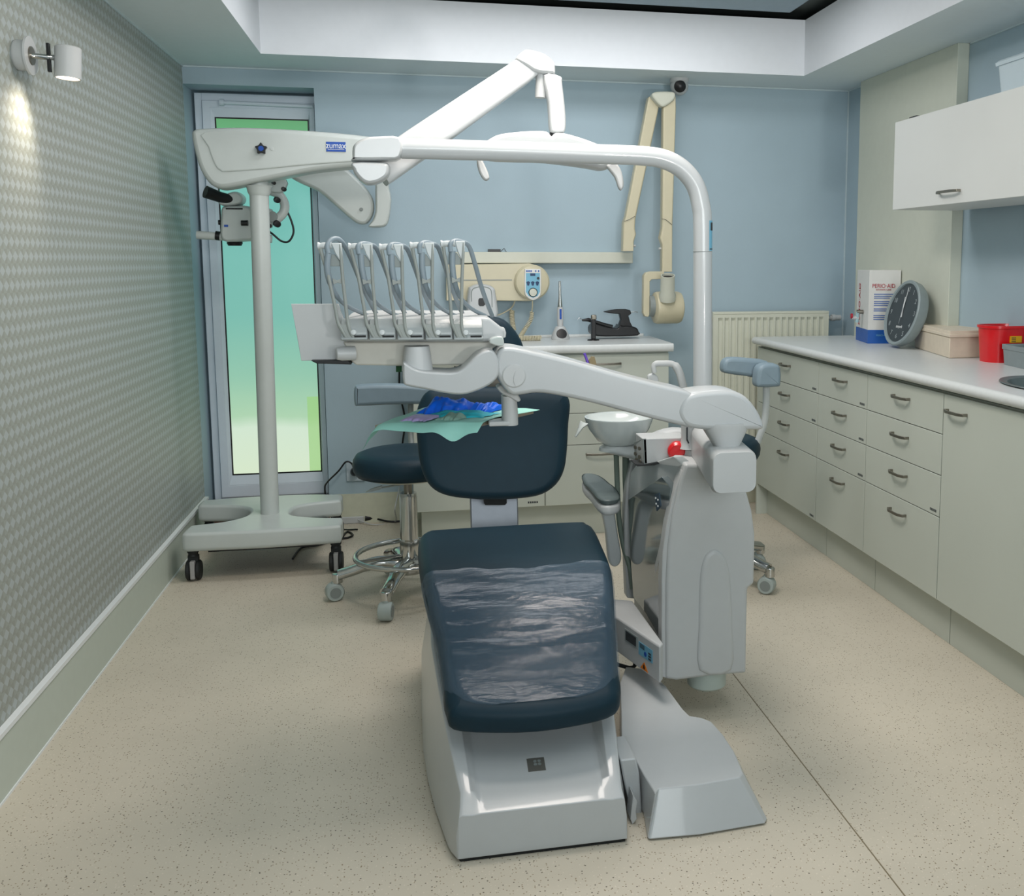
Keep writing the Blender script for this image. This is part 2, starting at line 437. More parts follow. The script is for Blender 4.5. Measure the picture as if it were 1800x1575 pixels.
# a yellow-green strip seen through the lower right of the pane
msk = math_node(nt, 'MULTIPLY', math_node(nt, 'GREATER_THAN', sp.outputs['X'], -.545), math_node(nt, 'LESS_THAN', mr.outputs[0], .22))
mx = nt.nodes.new('ShaderNodeMix'); mx.data_type = 'RGBA'; nt.links.new(math_node(nt, 'MULTIPLY', msk, .75), mx.inputs[0]); nt.links.new(cr.outputs[0], mx.inputs[6]); mx.inputs[7].default_value = (lin(160), lin(212), lin(128), 1)
nt.links.new(mx.outputs[2], b.inputs['Emission Color']); b.inputs['Emission Strength'].default_value = .78
b.inputs['Base Color'].default_value = (.05, .08, .07, 1); b.inputs['Roughness'].default_value = .25
finish('glass_pane', B(g0+.004, g1-.004, DY+.002, DY+.012, gz0+.004, gz1-.004), gm, door, smooth=False)
bm = L([(0, 0), (.012, 0), (.012, .006), (.007, .008), (.007, .045), (0, .045)], (-.466, DY-.018, 1.055), (0, -1, 0))
tube(bm, smooth_path([(-.466, DY-.06, 1.055), (-.47, DY-.062, 1.03), (-.47, DY-.06, .95)], 4), .008)
finish('door_handle', bm, UPVC, door)
k = finish('key', T([(-.462, DY-.022, 1.0), (-.462, DY-.040, 1.0), (-.462, DY-.042, .985)], .004), STEEL, door)
tg = finish('key_fob', prism(newbm(), [(x, DY-.044, z) for x, z in sm2([(-.471, .90), (-.471, .97), (-.462, .985), (-.453, .97), (-.453, .90), (-.462, .885)], 3)], (0, .004, 0)), BLUEM, k); tg['label'] = 'blue key fob'
bl = T([(-.87, DY-.03, 2.052), (-.46, DY-.03, 2.045)], .009)
lathe(bl, [(0, 0), (.016, 0), (.016, .02), (0, .02)], (-.885, DY-.03, 2.052), (1, 0, 0))
finish('blind_rail', bl, UPVC, door)
finish('lower_hinge', B(-.56, -.455, DY-.03, DY, .098, .118), STEEL, door, bevel=.002)

# ------------------------------------------------------------------ fitted furniture
def handle_bar(par, c, axis, ln=.105, out=(-1, 0, 0)):
    """flat bow handle centred at c on a front; axis = along, out = away from the front"""
    a = Vector(axis); n = Vector(out); c = Vector(c); z = Vector((0, 0, 1))
    bm = newbm()
    pts = [(-ln/2, 0), (-ln/2, .017), (-ln*.28, .028), (ln*.28, .028), (ln/2, .017), (ln/2, 0)]
    pts2 = [(ln/2-.006, 0), (ln/2-.006, .013), (ln*.27, .023), (-ln*.27, .023), (-ln/2+.006, .013), (-ln/2+.006, 0)]
    ring = [c+a*u+n*v-z*.005 for u, v in pts+pts2]
    prism(bm, ring, z*.010)
    finish('handle', bm, STEEL, par, bevel=.001)
FX = 1.700
def drawer_unit(name, y0, y1, lab, zs, marks):
    t = thing(name, lab, 'cabinet', ((FX+XR)/2, (y0+y1)/2, 0), 'base units along the right wall')
    bm = newbm()
    box(bm, FX+.019, XR-.054, y0+.001, y1-.001, .161, .870)
    box(bm, FX+.056, XR-.054, y0+.001, y1-.001, 0.0, .1612)
    finish('carcass', bm, CAB, t, bevel=.001)
    for i, (za, zb) in enumerate(zip(zs[1:], zs)):
        d = finish('drawer_front' if len(zs) > 2 else 'cabinet_door', B(FX, FX+.018, y0+.0015, y1-.0015, za+.0015, zb-.0015), CAB, t, bevel=.0012)
        yc = (y0+y1)/2 if len(zs) > 2 else y1-.09
        handle_bar(d, (FX, yc, zb-.052), (0, 1, 0), .12)
        if i in marks:
            box_ = newbm(); 
            for q in range(5): box(box_, FX-.0006, FX+.0002, y0+.02+q*.009, y0+.026+q*.009, za+.012, za+.021)
            finish('maker_mark', box_, INK, d, smooth=False)
    return t
ZS4 = [.867, .7285, .589, .446, .161]
drawer_unit('drawer_cabinet', 4.080, 4.857, 'wide four-drawer base cabinet at the radiator end of the right counter', ZS4, (0, 1, 3))
drawer_unit('drawer_cabinet', 3.593, 4.078, 'narrow four-drawer base cabinet, second from the radiator end', ZS4, (0, 1, 2))
drawer_unit('drawer_cabinet', 3.016, 3.591, 'four-drawer base cabinet beside the tall single-door cabinet', ZS4, (2,))
drawer_unit('sink_cabinet', 2.23, 3.014, 'plain single-door base cabinet under the sink, nearest the viewer', [.867, .161], ())
drawer_unit('base_cabinet', 1.45, 2.228, 'plain base cabinet at the near end of the right counter', [.867, .161], ())
finish('end_panel', B(FX, XR-.054, 4.858, 4.874, 0, .870), CAB, None, bevel=.001)
tag(bpy.data.objects['end_panel'], 'cream end panel closing the right counter beside the radiator', 'panel')
# worktop with a hole for the sink
SK = (1.955, 2.717, .170, .247)
x0, x1, y0, y1 = 1.677, 2.2118, 1.42, 4.885
y_a, y_b = SK[1]-SK[3]-.06, SK[1]+SK[3]+.06
bm = newbm()
# front nosing profile runs the whole length, slab pieces around the sink opening
def slab(xa, xb, ya, yb): box(bm, xa, xb, ya, yb, .880, .917)
nose = [(x0+.012+.019*math.cos(a)*1.0, .8985+.0185*math.sin(a)) for a in [math.radians(90+180*i/10) for i in range(11)]]
prism(bm, [(x, y0, z) for x, z in [(x0+.05, .917)]+nose+[(x0+.05, .880)]], (0, y1-y0, 0))
slab(x0+.05, x1, y_b, y1); slab(x0+.05, x1, y0, y_a)
n = 32
def rim(z):
    inner, sq = [], []
    for i in range(n):
        a = 2*PI*i/n; c_, s_ = math.cos(a), math.sin(a)
        inner.append((SK[0]+SK[2]*c_, SK[1]+SK[3]*s_, z))
        kx = ((x1-SK[0]) if c_ > 0 else (SK[0]-x0-.05))/abs(c_) if abs(c_) > 1e-6 else 9
        ky = (y_b-SK[1])/abs(s_) if abs(s_) > 1e-6 else 9
        k = min(kx, ky); sq.append((SK[0]+c_*k, SK[1]+s_*k, z))
    return inner, sq
it, st = rim(.917); ib_, sb_ = rim(.880)
loft(bm, [st, it, ib_, sb_], cap=False)
for (cx_, cy_) in ((x0+.05, y_a), (x0+.05, y_b), (x1, y_a), (x1, y_b)):
    near = sorted(st, key=lambda p: (p[0]-cx_)**2+(p[1]-cy_)**2)[:2]
    vs = [bm.verts.new(p) for p in (near[0], near[1], (cx_, cy_, .917))]
    try: bm.faces.new(vs)
    except Exception: pass
box(bm, 2.2118, XR-.001, y0, 3.914, .880, .917)
wt = finish('worktop', bm, TOPM, None, ang=30)
tag(wt, 'long white rounded-edge worktop running along the right wall', 'worktop')
sk = L([(1.06, .004), (1.05, .007), (1.0, .007), (.93, .003), (.86, -.03), (.80, -.115), (.70, -.13), (.12, -.135), (0, -.135)], (SK[0], SK[1], .917), sx=SK[2], sy=SK[3], seg=48)
tag(finish('oval_sink', sk, mat('sink_steel', (120, 128, 126), .3, metal=.7), None), 'oval grey sink set into the right counter at the picture edge', 'sink')

# back counter cabinet
BY = 4.62
t = thing('back_cabinet', 'white drawer cabinet against the back wall, behind the treatment chair', 'cabinet', (.57, 4.86, 0))
bm = newbm(); box(bm, -.03, 1.17, BY+.019, YB-.007, .157, .877); box(bm, .004, 1.165, BY+.05, YB-.007, 0, .158)
finish('carcass', bm, CAB, t, bevel=.001)
for xa, xb in ((-.03, .572), (.574, 1.17)):
    zz = [.869, .593, .443, .157]
    for za, zb in zip(zz[1:], zz):
        d = finish('drawer_front', B(xa+.0015, xb-.0015, BY, BY+.018, za+.0015, zb-.0015), CAB, t, bevel=.0012)
        handle_bar(d, ((xa+xb)/2-.02, BY, zb-.045), (1, 0, 0), .17, (0, -1, 0))
    box_ = newbm(); [box(box_, xb-.08+q*.01, xb-.073+q*.01, BY-.0006, BY, .175, .184) for q in range(5)] if xa < 0 else None
    if xa < 0: finish('maker_mark', box_, INK, t, smooth=False)
    else: box_.free()
bm = newbm()
nose = [(BY-.02+.010*math.cos(a), .896+.019*math.sin(a)) for a in [math.radians(90+180*i/10) for i in range(11)]]
prism(bm, [(-.045, y, z) for y, z in [(BY, .915)]+nose+[(BY, .877)]], (1.23, 0, 0)); box(bm, -.045, 1.185, BY, YB-.001, .877, .915)
bt = finish('back_worktop', bm, TOPM, None, ang=30); tag(bt, 'short white worktop on the cabinet against the back wall', 'worktop')
bs = finish('upstand', B(-.045, 1.155, YB-.012, YB-.001, .915, .928), TOPM, bt, bevel=.002)

# wall cabinet
t = thing('wall_cabinet', 'white wall-hung cabinet with one flap door at upper right', 'cabinet', (2.09, 3.2, 1.507))
bm = newbm(); box(bm, 1.94, 2.21, 2.10, 3.872, 1.507, 1.855)
finish('carcass', bm, CABW, t, bevel=.001)
d = finish('flap_door', B(1.921, 1.939, 2.10, 3.872, 1.507, 1.857), CABW, t, bevel=.0015)
c = W(1670, 337, X=1.921); handle_bar(d, (1.921, c.y, c.z), (0, 1, 0), .15)

# radiator
ry0, ry1, rx0, rx1, rz0, rz1 = 5.02, 5.085, 1.508, 2.14, .16, 1.038
t = thing('radiator', 'white ribbed panel radiator on the back wall beside the right counter', 'radiator', (1.82, 5.05, rz0))
bm = newbm(); N = 17; pts = [(rx0, rz0)]
step = (rx1-rx0-.04)/N; prof = [(rx0, 0)]
for i in range(N):
    xa = rx0+.02+i*step; prof += [(xa+.005, 0), (xa+.010, .006), (xa+step-.008, .006), (xa+step-.003, 0)]
prof.append((rx1, 0))
rings = []
for z, k in ((rz0, 0), (rz0+.03, 0), (rz0+.045, 1), (rz1-.045, 1), (rz1-.03, 0), (rz1-.004, 0)):
    rings.append([(x, ry0+d_*k*1.5, z) for x, d_ in prof]+[(rx1, ry0+.02, z), (rx0, ry0+.02, z)])
loft(bm, rings); box(bm, rx0, rx1, ry0+.045, ry1, rz0, rz1-.004)
finish('panel', bm, RADM, t, ang=20)
bm = newbm(); box(bm, rx0-.004, rx1+.004, ry0-.002, ry1, rz1-.012, rz1); box(bm, rx0-.004, rx0, ry0-.002, ry1, rz0, rz1-.01); box(bm, rx1, rx1+.004, ry0-.002, ry1, rz0, rz1-.01)
finish('top_grille', bm, RADM, t, bevel=.0015)
bm = cyl((rx1+.004, 5.05, 1.0), (rx1+.03, 5.05, 1.0), .011); lathe(bm, [(0, 0), (.018, 0), (.018, .02), (.014, .022), (.015, .052), (0, .052)], (rx1+.03, 5.05, 1.0), (1, 0, 0))
v_ = finish('thermostat_valve', bm, WHITE2, t)
finish('vent_plug', cyl((rx0-.018, 5.05, 1.0), (rx0-.004, 5.05, 1.0), .009), mat('brass', (150, 130, 80), .3, metal=.8), t)

# ------------------------------------------------------------------ wall lamp
t = thing('wall_spotlight', 'small white cylinder wall spotlight shining down the patterned wall', 'lamp', (XL, 2.93, 1.84))
LY = 3.05
bm = L([(0, 0), (.036, 0), (.040, .006), (.040, .030), (.050, .032), (.050, .037), (0, .037)], (XL, LY, 1.842), (1, 0, 0), seg=40)
bp = finish('back_plate', bm, WHITE2, t)
finish('plate_insert', L([(0, 0), (.024, 0), (.024, .003), (0, .003)], (XL+.037, LY, 1.842), (1, 0, 0)), STEEL, bp)
hc = Vector((XL+.112, LY+.045, 1.835))
finish('joint_arm', T([(XL+.037, LY, 1.842), (XL+.065, LY+.012, 1.842), hc+Vector((-.03, -.012, .01))], .0075), CHROME, t)
finish('knob', B(hc.x-.043, hc.x-.035, hc.y-.03, hc.y-.018, hc.z-.03, hc.z+.045), BLACK, t, bevel=.001)
ax = Vector((-.06, -.03, -1)).normalized(); r_ = .033; h_ = .084
top = hc-ax*h_*.5
bm = L([(0, 0), (r_-.003, 0), (r_, .003), (r_, h_), (r_-.004, h_), (r_-.004, .06), (0, .06)], top, ax, seg=40)
finish('lamp_shade', bm, WHITE2, t)
bem = mat('lit_bulb', (255, 226, 190), .4, emit=9)
finish('bulb', L([(0, 0), (.0285, 0), (.0285, .004), (0, .004)], top+ax*(h_-.009), ax), bem, t)
sd = bpy.data.lights.new('spot_beam', 'SPOT'); sd.energy = 4.2; sd.color = (1, .86, .70); sd.spot_size = math.radians(92); sd.spot_blend = 1.0; sd.shadow_soft_size = .03
so = bpy.data.objects.new('spot_beam', sd); COL.objects.link(so); so.location = top+ax*(h_+.01)
so.rotation_euler = Vector((-.5, -.28, -.72)).to_track_quat('-Z', 'Y').to_euler()

# ------------------------------------------------------------------ dome camera on the soffit
t = thing('dome_camera', 'white dome security camera with black lens under the ceiling', 'camera', (1.325, 5.0, ZS))
dc = W(1194, 150, Y=4.96)
finish('camera_base', L([(0, 0), (.046, 0), (.046, .014), (.038, .022), (0, .022)], (dc.x, dc.y, ZS), (0, 0, -1)), WHITE2, t)
dc.z -= .004
finish('camera_ball', L([(0, -.045), (.022, -.039), (.039, -.022), (.045, 0), (.039, .022), (.030, .034), (0, .036)], dc, (-.15, -1, -.2)), WHITE2, t)
finish('lens', L([(0, 0), (.031, 0), (.028, .010), (.012, .016), (0, .016)], dc+Vector((-.15, -1, -.2)).normalized()*.030, (-.15, -1, -.2)), BLACK, t)

# ------------------------------------------------------------------ treatment chair
CX = .25
chair = thing('dental_chair', 'dark teal upholstered dental chair on a glossy white floor base', 'dental chair', (CX, 2.75, 0))
# base cover: lofted cross-sections from the front lip to the back
secs = [  # y, outer left foot, outer left top x, z, inner left x, z, inner right x, outer right top x, outer right foot
    (2.087, .060, .062, .020, .120, .020, .375, .432, .436),
    (2.095, .056, .064, .104, .118, .104, .378, .432, .438),
    (2.120, .046, .068, .118, .118, .114, .380, .430, .440),
    (2.145, .040, .070, .134, .112, .122, .384, .432, .444),
    (2.300, .016, .046, .205, .110, .165, .390, .448, .462),
    (2.450, .000, .030, .262, .108, .215, .394, .462, .478),
    (2.620, -.010, .018, .300, .106, .262, .398, .474, .490),
    (2.900, -.012, .020, .330, .104, .300, .400, .476, .492),
    (3.150, .010, .050, .300, .110, .280, .395, .450, .470),
    (3.250, .040, .090, .200, .130, .190, .380, .420, .440)]
rings = []
for y, ol, tl, zt, il, zi, ir, tr, orr in secs:
    rings.append([(ol, y, .008), (ol+(tl-ol)*.15, y, .008+(zt-.008)*.5), (tl, y, zt-.004), (tl+.008, y, zt), (tl+(il-tl)*.55, y, zt-.002), (il-.006, y, zi+.004 if zt > zi+.004 else zi), (il+.006, y, zi),
                  ((il+ir)/2, y, zi), (ir-.006, y, zi), (ir+.006, y, zi+.004 if zt > zi+.004 else zi), (tr-(tr-ir)*.55, y, zt-.002), (tr-.008, y, zt), (tr, y, zt-.004), (orr-(orr-tr)*.15, y, .008+(zt-.008)*.5), (orr, y, .008), ((ol+orr)/2, y, .008)])
base = finish('base_cover', loft(newbm(), rings), WHITE, chair, bevel=.004, segs=3, ang=30)
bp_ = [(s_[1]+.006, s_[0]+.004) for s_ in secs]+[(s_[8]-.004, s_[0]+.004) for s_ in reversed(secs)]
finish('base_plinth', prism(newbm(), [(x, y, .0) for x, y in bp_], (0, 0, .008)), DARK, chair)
e0 = Vector((.247, 2.215, .1385)); ey = Vector((0, .155, .043)).normalized(); ez = Vector((1, 0, 0)).cross(ey)
Mx = Matrix(((1, ey.x, ez.x, e0.x), (0, ey.y, ez.y, e0.y), (0, ey.z, ez.z, e0.z), (0, 0, 0, 1)))
em = finish('emblem', B(-.021, .021, -.022, .022, .0, .003, Mx), mat('dull_silver', (112, 112, 106), .5, metal=.4), base, bevel=.001)
bm = newbm()
for a_ in (0, 90, 180, 270):
    q = Vector((.007, 0, 0)); q.rotate(Matrix.Rotation(math.radians(a_+45), 3, 'Z')); lathe(bm, [(0, 0), (.004, 0), (.004, .001), (0, .001)], Mx @ Vector((q.x+.003, q.y+.005, .003)), ez, seg=10)
finish('emblem_mark', bm, GREYM, em)
# seat and leg rest: one long cushion over a bent profile
prof = smooth_path([(0, 2.20, .262), (0, 2.28, .298), (0, 2.42, .372), (0, 2.57, .436), (0, 2.70, .458), (0, 2.88, .462), (0, 3.08, .468)], 8)
cum = [0]
for a, b_ in zip(prof, prof[1:]): cum.append(cum[-1]+(b_-a).length)
SL = cum[-1]
def along(s):
    s = max(0, min(SL, s)); i = 0
    while i < len(cum)-2 and cum[i+1] < s: i += 1
    t_ = (s-cum[i])/(cum[i+1]-cum[i]); p = prof[i].lerp(prof[i+1], t_); d = (prof[i+1]-prof[i]).normalized()
    return p, Vector((0, -d.z, d.y))
def seatmap(u, s, h):
    p, n_ = along(s); ex = s-max(0, min(SL, s)); d = Vector((0, n_.z, -n_.y))
    return Vector((u, p.y, p.z))+n_*(h-.055)+d*ex
def at_y(y):
    return min(range(len(prof)), key=lambda i: abs(prof[i].y-y))
s_k = cum[at_y(2.60)]
left = [(.075, .012), (.045, .05), (.040, .12), (.030, .25), (.012, .36), (.002, s_k), (-.006, s_k+.14), (-.010, s_k+.30), (-.010, SL-.08), (-.004, SL-.035), (.012, SL-.008)]
right = [(.520, SL-.03), (.530, SL-.07), (.522, s_k+.22), (.512, s_k+.06), (.500, s_k-.04), (.478, .25), (.462, .12), (.456, .055), (.420, .008)]
outl = smooth_path([(a, b_, 0) for a, b_ in [(.25, -.012)]+left+[(.05, SL+.006), (.25, SL+.012), (.485, SL+.006)]+right], 4, True)
seat = finish('seat_cushion', pad(newbm(), [(p.x, p.y) for p in outl], .075, (.034, .034), seatmap, rings_in=14), LEATHER, chair, ang=60)
# support under the seat
finish('seat_support', B(.12, .40, 2.55, 3.12, .29, .425), GREYW, chair, bevel=.02)
# back rest
blean = lambda v: (878-v)/200*.13
bo = [(772, 683), (752, 688), (740, 702), (732, 728), (733, 770), (738, 812), (748, 842), (764, 861), (790, 872), (830, 877), (870, 878), (915, 876), (952, 869), (978, 851), (992, 824), (997, 785), (999, 745), (1002, 712), (996, 694), (984, 686), (940, 682), (870, 680), (820, 680)]
finish('backrest', pxpad(bo, 3.36, .075, 19, .040, 3, blean, dome=.004), LEATHER, chair, ang=60)
hl = lambda v: (630-v)/100*.05
ho = [(806, 628), (803, 600), (812, 572), (832, 560), (858, 555), (886, 562), (906, 582), (919, 606), (921, 632), (900, 648), (860, 652), (822, 646)]
finish('headrest', pxpad(ho, 3.66, .07, 16, .034, 3, hl, dome=.01), LEATHER, chair, ang=60)
finish('headrest_bar', B(.235, .305, 3.60, 3.62, .76, .98), STEEL, chair, bevel=.004)
c0, c1 = W(828, 940, Y=3.42), W(911, 940, Y=3.42)
colp = prism(newbm(), [(c0.x, 3.40, .34), (c1.x, 3.40, .34), (c1.x+.004, 3.47, .62), (c0.x+.0, 3.47, .62)], (0, .03, 0))
bc = finish('back_column', colp, mat('grey_metal_column', (126, 132, 140), .35, metal=.25), chair, bevel=.004)
lt = finish('latch', pxprism([(851, 872), (891, 872), (891, 885), (888, 888), (853, 888), (851, 885)], 3.365, 3.40), BLACK, chair, bevel=.002)
# right arm rest
ay = 3.08
arm = finish('armrest', pxpad([(1055, 888), (1066, 886), (1077, 888), (1084, 930), (1091, 970), (1090, 986), (1083, 994), (1074, 993), (1068, 980), (1063, 930)], ay+.03, .035, 4, .012, 3), GREYW, chair, ang=60)
p0, p1 = W(1052, 872, Y=ay), W(1088, 872, Y=ay)
pl = [(p0.x-.008, ay-.05), (p1.x+.002, ay-.05), (p1.x-.006, ay+.06), (p1.x-.035, ay+.16), (p0.x-.055, ay+.20), (p0.x-.075, ay+.17), (p0.x-.04, ay+.06)]
zt = p0.z+.008
pl = [tuple(W(u, v, Z=zt)[:2]) for u, v in ((1056, 888), (1088, 886), (1087, 872), (1072, 858), (1052, 851), (1030, 850), (1023, 854), (1036, 866))]
pls = sm2(pl, 4)
finish('armrest_shell', pad(newbm(), pls, .030, (.010, .012), lambda u, v, h: Vector((u, v, zt-.03+h+max(0, v-ay-.08)*.25))), WHITE2, arm, ang=60)
finish('armrest_pad', pad(newbm(), [(a, b_+.004) for a, b_ in pls], .018, (.012, .014), lambda u, v, h: Vector((u, v, zt+h+max(0, v-ay-.08)*.25))), mat('grey_arm_pad', (92, 104, 104), .45), arm, ang=60)

# clear plastic sleeve over the leg rest
pm = bpy.data.materials.new('clear_film'); pm.use_nodes = True; nt = pm.node_tree
for n_ in list(nt.nodes):
    if n_.type != 'OUTPUT_MATERIAL': nt.nodes.remove(n_)
outn = [n_ for n_ in nt.nodes if n_.type == 'OUTPUT_MATERIAL'][0]
tr = nt.nodes.new('ShaderNodeBsdfTransparent'); tr.inputs[0].default_value = (.86, .88, .90, 1)
gl = nt.nodes.new('ShaderNodeBsdfPrincipled'); gl.inputs['Base Color'].default_value = (.10, .16, .22, 1); gl.inputs['Roughness'].default_value = .2; gl.inputs['Specular IOR Level'].default_value = .5; gl.inputs['Coat Weight'].default_value = .3; gl.inputs['Coat Roughness'].default_value = .07
tc = nt.nodes.new('ShaderNodeTexCoord'); mp = nt.nodes.new('ShaderNodeMapping'); mp.inputs['Scale'].default_value = (1, 2.6, 2.6); nt.links.new(tc.outputs['Object'], mp.inputs[0])
n1 = nt.nodes.new('ShaderNodeTexNoise'); n1.inputs['Scale'].default_value = 14; n1.inputs['Detail'].default_value = 5; nt.links.new(mp.outputs[0], n1.inputs['Vector'])
n2 = nt.nodes.new('ShaderNodeTexNoise'); n2.inputs['Scale'].default_value = 120; n2.inputs['Detail'].default_value = 2; nt.links.new(tc.outputs['Object'], n2.inputs['Vector'])
hh = math_node(nt, 'ADD', n1.outputs[0], math_node(nt, 'MULTIPLY', n2.outputs[0], .035))
bpn = nt.nodes.new('ShaderNodeBump'); bpn.inputs['Strength'].default_value = .30; bpn.inputs['Distance'].default_value = .012
nt.links.new(hh, bpn.inputs['Height']); nt.links.new(bpn.outputs[0], gl.inputs['Normal']); nt.links.new(bpn.outputs[0], gl.inputs['Coat Normal'])
ms = nt.nodes.new('ShaderNodeMixShader'); ms.inputs[0].default_value = .38
nt.links.new(tr.outputs[0], ms.inputs[1]); nt.links.new(gl.outputs[0], ms.inputs[2]); nt.links.new(ms.outputs[0], outn.inputs[0])
bm = newbm(); NS, NU = 60, 36; grid = []
s_top = s_k+.055; s_bot = .030
def edge_lr(s):
    def interp(lst):
        lst = sorted(lst, key=lambda q: q[1])
        for a, b_ in zip(lst, lst[1:]):
            if a[1] <= s <= b_[1]: return a[0]+(b_[0]-a[0])*(s-a[1])/(b_[1]-a[1])
        return lst[0][0] if s < lst[0][1] else lst[-1][0]
    return interp(left), interp(right)
for i in range(NS+1):
    f_ = i/NS; row = []
    s0 = s_bot+(s_top-s_bot)*f_
    for j in range(NU+1):
        g = j/NU
        s_ = s0 + (.012*math.sin(g*9)+.004*math.sin(g*31))*f_**6
        l_, r2_ = edge_lr(s_)
        # corners of the lower hem are rounded
        cor = max(0, .085-(s_-s_bot))
        lim = .0
        if cor > 0: lim = .085-math.sqrt(max(0, .085**2-cor**2))
        l_ += lim*.9; r2_ -= lim*.9
        wdt = r2_-l_; u_ = l_-.003+(wdt+.006)*g
        ed = min(g, 1-g)*wdt
        h = .0785
        d_ = .034-ed
        drop = 0 if d_ <= 0 else .034-math.sqrt(max(0, .034**2-min(d_, .034)**2))
        wr = .0016*math.sin(s_*95+math.sin(g*5)*1.2)*math.exp(-((s_-.21)/.10)**2)+.0012*math.sin(s_*60+g*7)*math.sin(g*PI)
        hem = .003*math.exp(-((f_-1)/.02)**2)
        row.append(bm.verts.new(seatmap(u_, s_, h-drop*1.05+wr+hem)))
    grid.append(row)
for a, b_ in zip(grid, grid[1:]):
    for j in range(NU): bm.faces.new((a[j], a[j+1], b_[j+1], b_[j]))
fo = finish('plastic_cover', bm, pm, None, ang=80)
tag(fo, 'clear wrinkled plastic cover stretched over the leg rest of the dental chair', 'cover')

# ------------------------------------------------------------------ water unit beside the chair
unit = thing('dental_unit', 'white tower unit with spittoon bowl standing beside the dental chair', 'dental unit', (.77, 2.85, 0))
uo = [(1206, 818), (1196, 850), (1184, 900), (1176, 960), (1173, 1020), (1172, 1100), (1172, 1192), (1190, 1195), (1228, 1190), (1262, 1186), (1311, 1182), (1312, 1100), (1313, 1034), (1324, 1026), (1325, 990), (1326, 940), (1321, 900), (1308, 852), (1296, 818)]
UY = 2.64
bm = newbm()
fr = [W(u, v, Y=UY) for u, v in uo]
def inset(P, k, dy):
    c = sum(P, Vector())/len(P); out = []
    for p in P:
        d = c-p; d.y = 0; out.append(p+d.normalized()*k+Vector((0, dy, 0)))
    return out
rings = [inset(fr, .0, 0), inset(fr, -.004, .010), inset(fr, -.004, .42), inset(fr, .02, .46)]
loft(bm, rings)
body = finish('unit_body', bm, WHITE2, unit, bevel=.006, segs=3, ang=35)
# raised vertical rib on the front face
rb = [(1255, 966), (1240, 976), (1232, 1000), (1229, 1040), (1228, 1100), (1229, 1178), (1285, 1177), (1287, 1100), (1285, 1040), (1281, 1000), (1272, 976)]
finish('front_rib', pxpad(rb, UY+.0105, .018, 8, .009, 3), WHITE2, body, ang=60)
# white light-catching corner strip between front and the glossy side
cs = [(1200, 826), (1186, 862), (1172, 920), (1165, 970), (1163, 1020), (1163, 1100), (1163, 1190), (1174, 1193), (1174, 1020), (1178, 960), (1186, 900), (1200, 852)]
finish('corner_strip', pxprism(cs, UY+.008, UY+.05), WHITE2, unit, bevel=.003)
# glossy grey side panel (faces the chair)
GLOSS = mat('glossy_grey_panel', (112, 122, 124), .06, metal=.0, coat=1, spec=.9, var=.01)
xs = W(1163, 1000, Y=UY+.03).x
def side(u, v, y=None, x=None): 
    return W(u, v, X=x if x is not None else xs)
sp_ = [(1163, 838), (1180, 858), (1172, 920), (1164, 990), (1163, 1128), (1136, 1080), (1113, 1049), (1107, 960), (1104, 878)]
Ps = []
for u, v in sp_:
    t_ = max(0, min(1, (u-1104)/60)); Yv = 3.06-(3.06-UY-.03)*t_
    Ps.append(W(u, v, Y=Yv))
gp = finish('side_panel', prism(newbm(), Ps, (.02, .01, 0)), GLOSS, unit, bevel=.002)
up_ = [(1127, 806), (1150, 812), (1182, 802), (1206, 820), (1184, 866), (1161, 846), (1104, 882), (1108, 830)]
Pu = [W(u, v, Y=3.06-(3.06-UY-.03)*max(0, min(1, (u-1104)/75))) for u, v in up_]
finish('upper_side_shell', prism(newbm(), Pu, (.03, .01, 0)), GREYW, unit, bevel=.004)
bk = [(1110, 810), (1102, 850), (1098, 900), (1098, 960), (1102, 1052), (1122, 1054), (1150, 900), (1140, 815)]
finish('back_shell', pxprism(bk, 3.07, 3.12, 0), WHITE2, unit, bevel=.006)
ctr = W(1157, 880, Y=2.72)
eb = [W(u, v, Y=2.70+(1160-u)*.004) for u, v in ((1153, 869), (1160, 866), (1163, 889), (1156, 898))]
eo = finish('emblem', prism(newbm(), [p+Vector((-.004, -.002, 0)) for p in eb], (.004, .001, 0)), mat('emblem_slate', (52, 70, 84), .4), unit)
bm = newbm()
for u, v in ((1156, 875), (1160, 878), (1157, 885), (1160, 889)):
    p = W(u, v, Y=2.695+(1160-u)*.004); lathe(bm, [(0, 0), (.003, 0), (.003, .001), (0, .001)], p+Vector((-.006, -.002, 0)), (-1, -.4, 0), seg=10)
finish('emblem_mark', bm, WHITEINK, eo)
# connecting arm box under the seat with the rating labels
ca_ = [(1076, 1056), (1112, 1056), (1166, 1126), (1170, 1132)]
tz = .262
tp = [W(1070, 1052, Z=tz), W(1112, 1055, Z=tz), W(1166, 1130, Z=tz), W(1160, 1136, Z=tz), W(1086, 1086, Z=tz), W(1060, 1075, Z=tz)]
bt_ = [Vector((p.x, p.y, .155)) for p in tp]
for i, (u, v) in {2: (1166, 1188), 3: (1160, 1190), 4: (1093, 1148)}.items(): bt_[i] = Vector((tp[i].x, tp[i].y, .155))
bm = newbm(); loft(bm, [tp, bt_]); cb_o = finish('connecting_arm', bm, WHITE2, unit, bevel=.006, segs=3)
fa, fb = tp[4], tp[3]; fx = (fb-fa); fx.z = 0; fx.normalize(); fn = Vector((fx.y, -fx.x, 0))
if fn.y > 0: fn = -fn
def on_face(s_, z, off=.0006): return Vector((fa.x, fa.y, 0))+fx*s_+Vector((0, 0, z))+fn*off
fl = (Vector((fb.x, fb.y, 0))-Vector((fa.x, fa.y, 0))).length
def face_rect(a, b_, z0, z1, off=.0002, th=.0008):
    return prism(newbm(), [on_face(a, z0, off), on_face(b_, z0, off), on_face(b_, z1, off), on_face(a, z1, off)], fn*th)
lb = finish('rating_label', face_rect(fl*.18, fl*.50, .208, .245), mat('grey_label', (150, 160, 160), .5), cb_o)
